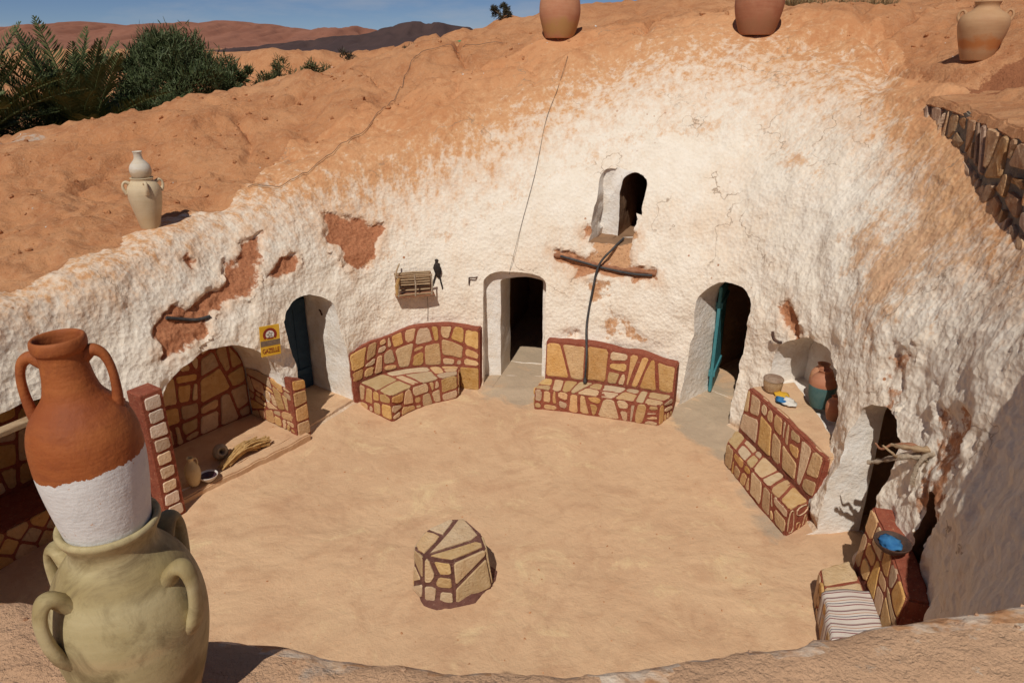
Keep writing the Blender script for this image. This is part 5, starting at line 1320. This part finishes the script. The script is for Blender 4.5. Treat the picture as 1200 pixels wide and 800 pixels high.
# ------------------------------------------------------------------ the near right-hand corner
root = empty('stick_bracket', on_wall(-9.0, 1.5)[0], 'crooked bleached branches jutting from the wall beside the right doorway', 'branches')
p, n = on_wall(-7.5, 1.66, -0.05)
t_ = Vector((-n.y, n.x, 0)); t_ = t_ if t_.y > 0 else -t_
def st(a, b, c): return p+t_*a+n*b+Vector((0, 0, c))
tube('branch', catmull([st(-0.02, 0, 0.0), st(0.03, 0.14, 0.02), st(0.10, 0.26, -0.03), st(0.22, 0.34, -0.14), st(0.30, 0.40, -0.20)], 5), [0.036-0.001*i+0.006*math.sin(i*1.7) for i in range(21)], M['palewood'], root, 9, jitter=0.25, seed=1)
tube('branch', catmull([st(0.02, 0, 0.08), st(-0.02, 0.12, 0.12), st(0.06, 0.25, 0.10), st(0.16, 0.30, 0.07)], 5), [0.032-0.001*i+0.006*math.sin(i*2.1) for i in range(16)], M['wood'], root, 9, jitter=0.28, seed=2)
tube('branch', catmull([st(0.10, 0.26, -0.03), st(0.06, 0.34, 0.04), st(0.10, 0.42, 0.10)], 4), [0.016-0.001*i for i in range(9)], M['wood'], root, 7, jitter=0.25, seed=12)
tube('branch', catmull([st(0.16, 0.30, 0.07), st(0.20, 0.36, 0.0), st(0.28, 0.38, 0.02)], 4), [0.015-0.001*i for i in range(9)], M['redwood'], root, 7, jitter=0.25, seed=13)
tube('branch', catmull([st(-0.08, 0, 0.10), st(-0.06, 0.10, 0.08), st(-0.05, 0.16, -0.05), st(-0.06, 0.17, -0.22)], 5), 0.022, M['palewood'], root, 8, jitter=0.28, seed=3)
tube('branch', catmull([st(0.08, 0.05, 0.04), st(0.16, 0.12, 0.06), st(0.22, 0.22, 0.02)], 5), 0.026, M['redwood'], root, 8, jitter=0.15, seed=4)
# rug on the corner bench
def rugz(u, v): return 0.398+0.012*math.sin(u*9)*math.sin(v*7)
vs, fs = [], []; nu, nv = 24, 16
for i in range(nu+1):
    for k in range(nv+1):
        f = i/nu; g = k/nv
        yy = 4.78+0.62*g; xl = 2.72+0.14*(yy-4.75)/0.45+0.02
        if f < 0.22:
            q = f/0.22; pt = Vector((xl-0.035+0.012*math.sin(g*11), yy, 0.06+0.33*q+0.008*math.sin(g*9)))
        else:
            q = (f-0.22)/0.78; pt = Vector((xl-0.03+0.46*q, yy, 0.408+0.010*math.sin(q*7+g*5)))
        vs.append(pt)
for i in range(nu):
    for k in range(nv): fs.append((i*(nv+1)+k, i*(nv+1)+k+1, (i+1)*(nv+1)+k+1, (i+1)*(nv+1)+k))
rug = mesh_obj('rug', vs, fs, M['rug'], None, True); md = rug.modifiers.new('thickness', 'SOLIDIFY'); md.thickness = 0.012; md.offset = 1.0
tag(rug, 'striped woven rug spread over the corner bench', 'rug')
root = empty('basin', (3.33, 5.22, 1.0), 'dark basin holding blue cloth on the back of the corner bench', 'basin')
lathe('body', [(0, 0), (0.07, 0), (0.09, 0.01), (0.145, 0.07), (0.155, 0.10), (0.145, 0.10), (0.08, 0.03), (0, 0.02)], M['iron'], root, 32, 0.01, 2, 3)
bm = bmesh.new(); bmesh.ops.create_icosphere(bm, subdivisions=3, radius=1.0)
arr = np.array([tuple(v.co) for v in bm.verts]); dd_ = 1+0.3*fbm(arr*2.4, 3, 77)
for v, q in zip(bm.verts, dd_): v.co = Vector((v.co.x*0.09*q-0.01, v.co.y*0.10*q, 0.075+v.co.z*0.04*q))
bm_obj('cloth', bm, M['bluecloth'], root, True, False)

# ------------------------------------------------------------------ hills on the horizon
def mat_hill(name, c1, c2, c3, sc):
    t = NT(name); w = t.world(); f = t.noise(w, sc, 6, 0.65); g = t.noise(w, sc*6, 5, 0.65)
    col = t.mix(t.ramp(f, [(0.35, 0), (0.65, 1)]), c1, c2); col = t.mix(t.ramp(g, [(0.55, 0), (0.7, 0.6)]), col, c3)
    return t.done(col, 0.95, t.bump(g, 0.6/sc*0.02, 0.8))
M['hill_far'] = mat_hill('far_red_rock', (0.25, 0.10, 0.062), (0.31, 0.135, 0.085), (0.17, 0.075, 0.055), 0.02)
M['hill_dark'] = mat_hill('cloud_shaded_rock', (0.060, 0.036, 0.034), (0.085, 0.05, 0.044), (0.05, 0.04, 0.035), 0.05)  # cloud shadow over the nearer hill, put into its rock colour
def hill_ridge(name, prof, y0, depth, mat, nx=220, ny=40, seed=0, amp=3.0, foot=2.0):
    xs = np.linspace(prof[0][0], prof[-1][0], nx); hz = np.interp(xs, [p[0] for p in prof], [p[1] for p in prof])
    ys = np.linspace(-1, 1.3, ny); vs = []
    XX, YY = np.meshgrid(xs, ys); prof_y = np.exp(-(YY/0.55)**2)
    pn = np.stack([XX.ravel()/(depth*0.09), YY.ravel()*2.2, np.zeros(XX.size)], 1)
    rid = 1-np.abs(fbm(pn, 4, seed)).reshape(XX.shape)
    ZZ = foot+(hz[None, :]-foot)*prof_y*(0.80+0.20*np.clip(rid+0.6*np.exp(-(YY/0.1)**2), 0, 1)) - amp*(1-rid)*np.clip(np.abs(YY)/0.12, 0.25, 1)*prof_y
    V_ = np.stack([XX.ravel(), (y0+YY*depth).ravel(), ZZ.ravel()], 1)
    F_ = [(r*nx+c, r*nx+c+1, (r+1)*nx+c+1, (r+1)*nx+c) for r in range(ny-1) for c in range(nx-1)]
    o = mesh_obj(name, V_.tolist(), F_, mat, None, True); return tag(o, kind='structure')
hill_ridge('hills', [(-1500, 12), (-1150, 26), (-900, 30), (-700, 30), (-580, 37), (-520, 32), (-455, 36), (-400, 39), (-340, 35), (-300, 30), (-268, 27), (-235, 32), (-200, 31), (-165, 29), (-140, 33), (-110, 33), (-60, 27), (0, 24), (150, 26), (500, 24), (900, 20)],
           1080, 420, M['hill_far'], 800, 110, 3, 12.0, 2.0)
hill_ridge('hills', [(-150, 3), (-112, 6.5), (-88, 9.5), (-70, 10.5), (-60, 13.4), (-52, 15.5), (-44, 16.4), (-36, 16.0), (-26, 14.5), (0, 11), (40, 8), (90, 3)], 372, 90, M['hill_dark'], 200, 50, 9, 2.5, 2.0)

# ------------------------------------------------------------------ vegetation
def mat_leaf(name, c1, c2, trans=0.0, rough=0.6):
    t = NT(name); oi = t.node('ShaderNodeNewGeometry')
    col = t.mix(oi.outputs['Random Per Island'], c1, c2)
    return t.done(col, rough)
M['palmleaf'] = mat_leaf('palm_green', (0.06, 0.085, 0.026), (0.13, 0.15, 0.06))
M['palmdry'] = mat_leaf('palm_dry', (0.17, 0.09, 0.035), (0.28, 0.16, 0.07))
M['oliveleaf'] = mat_leaf('tamarisk_green', (0.04, 0.062, 0.02), (0.10, 0.12, 0.05))
M['shrubleaf'] = mat_leaf('shrub_green', (0.06, 0.075, 0.025), (0.12, 0.12, 0.05))
M['drygrass'] = mat_leaf('dry_grass', (0.20, 0.135, 0.06), (0.34, 0.24, 0.12))
M['darkshrub'] = mat_leaf('dark_shrub', (0.035, 0.035, 0.02), (0.07, 0.06, 0.035))
M['bark'] = mat_simple('bark', (0.13, 0.085, 0.055), (0.22, 0.15, 0.10), 14, 0.95, 0.03, 30)
def frond_mesh(seed, L=2.6, droop=0.5, n=46):
    rg = random.Random(seed); vs, fs = [], []
    path = []
    for i in range(n+1):
        s = i/n; path.append(Vector((L*s*(1-0.10*droop*s), 0.05*math.sin(s*3+seed), -droop*L*0.55*s*s)))
    v_, f_ = tube_geo(path, [0.022*(1-0.85*i/n)+0.003 for i in range(n+1)], 5); vs += v_; fs += f_
    for i in range(4, n):
        s = i/n; ll = 0.52*math.sin(PI*min(1, 0.12+s*0.88))**0.6*(1-0.25*s)*rg.uniform(0.85, 1.1)
        t = (path[i+1]-path[i-1]).normalized()
        for sd_ in (-1, 1):
            for rep in range(2):
                dr_ = (t*0.75+Vector((0, sd_*rg.uniform(0.6, 0.95), rg.uniform(0.15, 0.55)))).normalized()
                a = path[i]+t*rg.uniform(-0.02, 0.02); b = a+dr_*ll*0.55; c = a+dr_*ll+Vector((0, 0, -0.12*ll))
                wv_ = dr_.cross(Vector((0, 0, 1))).normalized()*0.013; up = Vector((0, 0, 0.006)); o_ = len(vs)
                vs += [a-wv_*0.5, a+wv_*0.5, b+wv_+up, b-wv_+up, c]
                fs += [(o_, o_+1, o_+2, o_+3), (o_+3, o_+2, o_+4)]
    me = bpy.data.meshes.new('frond'); me.from_pydata([tuple(v) for v in vs], [], fs); me.update(); return me
FR = [frond_mesh(1, 2.7, 0.25), frond_mesh(2, 2.7, 0.55), frond_mesh(3, 2.5, 1.0), frond_mesh(4, 2.3, 1.5)]
for m_ in FR[:3]: m_.materials.append(M['palmleaf'])
FR[3].materials.append(M['palmdry'])
def palm(x, y, zc, label, nf, seed, scale=1.0, trunk_h=1.0):
    rg = random.Random(seed); zg = drop(x, y)
    root = empty('date_palm', (x, y, zg), label, 'palm tree', 'date palms behind the ridge')
    tube('trunk', [Vector((x, y, zg-0.1+(zc-zg)*k/6)) for k in range(7)], [0.28, 0.25, 0.24, 0.25, 0.26, 0.28, 0.22], M['bark'], root, 12, jitter=0.12, seed=seed)
    for k in range(nf):
        el = rg.choice([80, 72, 62, 52, 40, 28, 15, 0, -15]) + rg.uniform(-6, 6); az = k*137.5+rg.uniform(-15, 15)
        fi = 0 if el > 55 else (1 if el > 25 else (2 if el > 0 else 3))
        o = bpy.data.objects.new('frond', FR[fi]); COL.objects.link(o); o.parent = root
        o.matrix_parent_inverse = parent_world(root).inverted()
        o.location = (x, y, zc); o.rotation_euler = (rg.uniform(-0.3, 0.3), -math.radians(el), math.radians(az)); sc_ = scale*rg.uniform(0.8, 1.08); o.scale = (sc_,)*3
palm(-10.6, 18.4, 2.7, 'date palm with upright feathery fronds rising next to the tamarisk', 78, 5, 1.1)
palm(-11.9, 16.4, 3.05, 'date palm with arching fronds and dry skirt, standing apart from the tamarisk', 78, 9, 1.05)
bush_spots = ((-11.4, 17.9, 1.2, 3.9, 'dark bushy undergrowth between the two palm trunks'), (-13.2, 18.6, 1.4, 4.3, 'dark scrub behind the palm with the dry skirt'))
def leaf_cloud(rg, clumps, nleaf, ln, wd, up=0.4):
    """many small blades gathered in clumps; clumps = (centre, radii)"""
    vs, fs = [], []
    for (c, r) in clumps:
        for k in range(nleaf):
            while True:
                q = Vector((rg.uniform(-1, 1), rg.uniform(-1, 1), rg.uniform(-1, 1)))
                if q.length <= 1: break
            q *= (0.55+0.45*rg.random())
            a = c+Vector((q.x*r[0], q.y*r[1], q.z*r[2]))
            d_ = (Vector((rg.uniform(-1, 1), rg.uniform(-1, 1), rg.uniform(-1, 1)+up))+q*0.5).normalized()
            s = d_.cross(Vector((rg.uniform(-1, 1), rg.uniform(-1, 1), rg.uniform(-1, 1)))).normalized()
            l_, w_ = ln*rg.uniform(0.6, 1.4), wd*rg.uniform(0.7, 1.3); o_ = len(vs)
            vs += [a-s*w_*0.4, a+s*w_*0.4, a+d_*l_*0.6+s*w_*0.5, a+d_*l_, a+d_*l_*0.6-s*w_*0.5]
            fs += [(o_, o_+1, o_+2, o_+4), (o_+4, o_+2, o_+3)]
    return vs, fs
def bush(name, x, y, rx, h, nclump, nleaf, mat, label, cat, group, seed, ln=0.14, wd=0.03, zbase=0.25, up=0.5, limbs=6, zoff=0.0, ztop=None, trunk='trunk', crown='crown'):
    rg = random.Random(seed); zg = drop(x, y)+zoff
    h = h if ztop is None else ztop-zg
    root = empty(name, (x, y, zg), label, cat, group)
    cl, vs, fs = [], [], []
    for k in range(nclump):
        a = rg.uniform(0, 2*PI); q = math.sqrt(rg.random()); zz = zbase*h+(1-zbase)*h*rg.random()
        ro = rx*q*(1.05-0.75*max(0, (zz/h-0.55)/0.45)**1.5)
        rr = rx*rg.uniform(0.16, 0.30)
        cl.append((Vector((x+ro*math.cos(a), y+ro*math.sin(a), zg+zz-rr*0.3)), (rr, rr, rr*rg.uniform(0.9, 1.5))))
    for k in range(limbs):
        c = cl[rg.randrange(len(cl))][0]; b = Vector((x+rg.uniform(-.1, .1)*rx, y, zg-0.05))
        v_, f_ = tube_geo(catmull([b, b.lerp(c, 0.5)+Vector((0, 0, 0.12*h)), c], 4), [0.035*rx*(1-0.09*i)+0.004 for i in range(9)], 6); o_ = len(vs); vs += v_; fs += [tuple(i+o_ for i in f) for f in f_]
    mesh_obj(trunk, vs, fs, M['bark'], root, True)
    v_, f_ = leaf_cloud(rg, cl, nleaf, ln, wd, up); mesh_obj(crown, v_, f_, M[mat], root)
    return root
for k, (x, y, r_b, zt_, lb) in enumerate(bush_spots): bush('scrub_bush', x, y, r_b, 1, 40, 170, 'oliveleaf', lb, 'bush', None, 60+k, 0.2, 0.024, 0.0, 0.7, 6, ztop=zt_)
bush('tamarisk_tree', -8.75, 20.2, 1.8, 3.0, 150, 230, 'oliveleaf', 'broad dark green tamarisk crowding against the palms', 'tree', None, 21, 0.17, 0.022, 0.05, 0.9, 9, ztop=5.3)
bush('tamarisk_tree', -9.9, 20.8, 1.0, 2.7, 40, 220, 'oliveleaf', 'narrow tamarisk growing between the palm and the broad tamarisk', 'tree', None, 22, 0.17, 0.022, 0.05, 0.9, 7, ztop=5.15)
bush('olive_bush', -7.15, 20.3, 0.62, 2.3, 26, 170, 'oliveleaf', 'slim green bush standing in front of the earth mound', 'bush', None, 23, 0.14, 0.022, 0.1, 0.7, 6, ztop=4.75)
bush('desert_shrub', -6.85, 22.2, 0.85, 1.35, 26, 120, 'shrubleaf', 'dusty green shrub at the foot of the earth mound', 'shrub', None, 24, 0.14, 0.02, 0.1, 0.6, 8, ztop=4.82, trunk='stems', crown='foliage')
bush('desert_shrub', -5.65, 22.0, 0.80, 1.25, 24, 110, 'shrubleaf', 'second dusty shrub growing into the first by the mound', 'shrub', None, 25, 0.13, 0.02, 0.1, 0.6, 8, ztop=4.72, trunk='stems', crown='foliage')
bush('desert_shrub', -4.55, 21.6, 0.55, 0.75, 12, 70, 'darkshrub', 'low sparse shrub on the ridge below the dark hill', 'shrub', None, 26, 0.12, 0.016, 0.1, 0.6, 10, ztop=4.95, trunk='stems', crown='foliage')
bush('desert_shrub', -3.2, 25.0, 0.75, 0.62, 12, 60, 'darkshrub', 'thin twiggy shrub at the foot of the brown rise', 'shrub', None, 27, 0.13, 0.014, 0.1, 0.8, 12, trunk='stems', crown='foliage')
bush('desert_shrub', -0.35, 28.4, 0.42, 0.42, 14, 110, 'darkshrub', 'dark rounded shrub alone on the skyline of the brown rise', 'shrub', None, 28, 0.09, 0.02, 0.1, 0.5, 6, trunk='stems', crown='foliage')
def tuft(x, y, r, h, n, label, seed):
    rg = random.Random(seed); zg = drop(x, y); vs, fs = [], []
    for k in range(n):
        a = rg.uniform(0, 2*PI); q = math.sqrt(rg.random())*r; b = Vector((x+q*math.cos(a), y+q*0.6*math.sin(a), zg-0.02))
        d_ = Vector((math.cos(a)*0.5*q/r+rg.uniform(-.35, .35), math.sin(a)*0.5*q/r+rg.uniform(-.35, .35), 1)).normalized(); l_ = h*rg.uniform(0.5, 1.1)
        s = Vector((rg.uniform(-1, 1), rg.uniform(-1, 1), 0)).normalized()*0.008; o_ = len(vs)
        vs += [b-s, b+s, b+d_*l_*0.6+s*0.7, b+d_*l_+Vector((rg.uniform(-.06, .06), 0, -0.02)), b+d_*l_*0.6-s*0.7]; fs += [(o_, o_+1, o_+2, o_+4), (o_+4, o_+2, o_+3)]
    tag(mesh_obj('grass_tuft', vs, fs, M['drygrass'], None), label, 'grass', 'dry grass tufts on the right slope')
for k, (x, y, r, h) in enumerate(((5.7, 16.0, 0.32, 0.26), (6.5, 16.2, 0.45, 0.28), (7.3, 16.1, 0.42, 0.30), (5.1, 15.8, 0.25, 0.2))):
    tuft(x, y, r, h, 420, ['dry straw coloured grass tuft on the slope just behind the dark red jar', 'broad straw coloured grass tuft between two smaller ones on the slope', 'dry straw coloured grass tuft farthest from the dark red jar', 'low thin grass tuft partly behind the dark red jar'][k], 70+k)

# ------------------------------------------------------------------ litter, stones and clods on the earth
gx, gy = -2.0, 26.2
bt = empty('plastic_bottle', (-1.95, 25.6, drop(-1.95, 25.6)+0.06), 'green plastic bottle lying on the brown rise', 'bottle'); bt.rotation_euler = (math.radians(80), 0, 1.2)
lathe('body', [(0, 0), (0.10, 0), (0.11, 0.02), (0.11, 0.34), (0.08, 0.44), (0.035, 0.5), (0.035, 0.56), (0.0, 0.56)], M['green'], bt, 20, 0, 1, 2)
zz = drop(4.1, 20.5)
for k, (a, b, r) in enumerate((((3.7, 20.4, 0.08), (4.6, 20.7, 0.16), 0.03), ((3.9, 20.3, 0.10), (4.3, 20.9, 0.34), 0.025), ((3.6, 20.6, 0.04), (4.9, 20.5, 0.06), 0.028))):
    pa, pb_ = Vector((a[0], a[1], drop(a[0], a[1])+a[2])), Vector((b[0], b[1], drop(b[0], b[1])+b[2]))
    tag(tube('dry_stick', catmull([pa, pa.lerp(pb_, 0.5)+Vector((0, 0, 0.04)), pb_], 4), r, M['bark'], None, 6, jitter=0.2, seed=k), 'dry grey stick in the small heap on the crest', 'stick', 'sticks heaped on the crest')
def clods(name, n, region, smin, smax, mat, seed, on):
    rg = random.Random(seed); vs, fs = [], []
    bm = bmesh.new(); bmesh.ops.create_icosphere(bm, subdivisions=1, radius=1.0); base = np.array([tuple(v.co) for v in bm.verts]); bf = [tuple(v.index for v in f.verts) for f in bm.faces]; bm.free()
    k = 0
    while k < n:
        x, y = region(rg)
        zq = drop(x, y, None if on is ground else on, 12)
        if on is ground and zq < 2.4: k += 1; continue
        l = Vector((x, y, zq))
        s = smin+(smax-smin)*rg.random()**4
        rotm = Matrix.Rotation(rg.uniform(0, 6.28), 3, Vector((rg.uniform(-1, 1), rg.uniform(-1, 1), rg.uniform(-1, 1))).normalized())
        jit = np.array([[rg.uniform(0.7, 1.25)] for _ in base]); b = (base*jit*np.array([1, 0.8, 0.6]))@np.array(rotm)*s
        o_ = len(vs); vs += (b+np.array([l.x, l.y, l.z+s*0.15])).tolist(); fs += [tuple(i+o_ for i in f) for f in bf]; k += 1
    o = mesh_obj(name, vs, fs, M[mat], None); return tag(o, kind='stuff')
def ring_region(rg):
    a = rg.uniform(-0.3, PI+0.15); d_ = 0.9+9*rg.random()**1.3
    rr_ = float(np.interp(a, phi, RR, period=2*PI))+d_
    return CX+rr_*math.cos(a), CY+rr_*math.sin(a)
clods('clods', 1900, ring_region, 0.010, 0.065, 'ground', 5, ground)
clods('pebbles', 130, ring_region, 0.01, 0.05, 'whitepaint', 6, ground)
clods('pebbles', 240, lambda rg: (rg.uniform(-2.2, 2.2), rg.uniform(0.9, 1.9)), 0.003, 0.012, 'rubble', 7, ground)
clods('pebbles', 500, lambda rg: (rg.uniform(-4, 3.1), rg.uniform(4.5, 10)), 0.003, 0.016, 'ground', 8, floor)
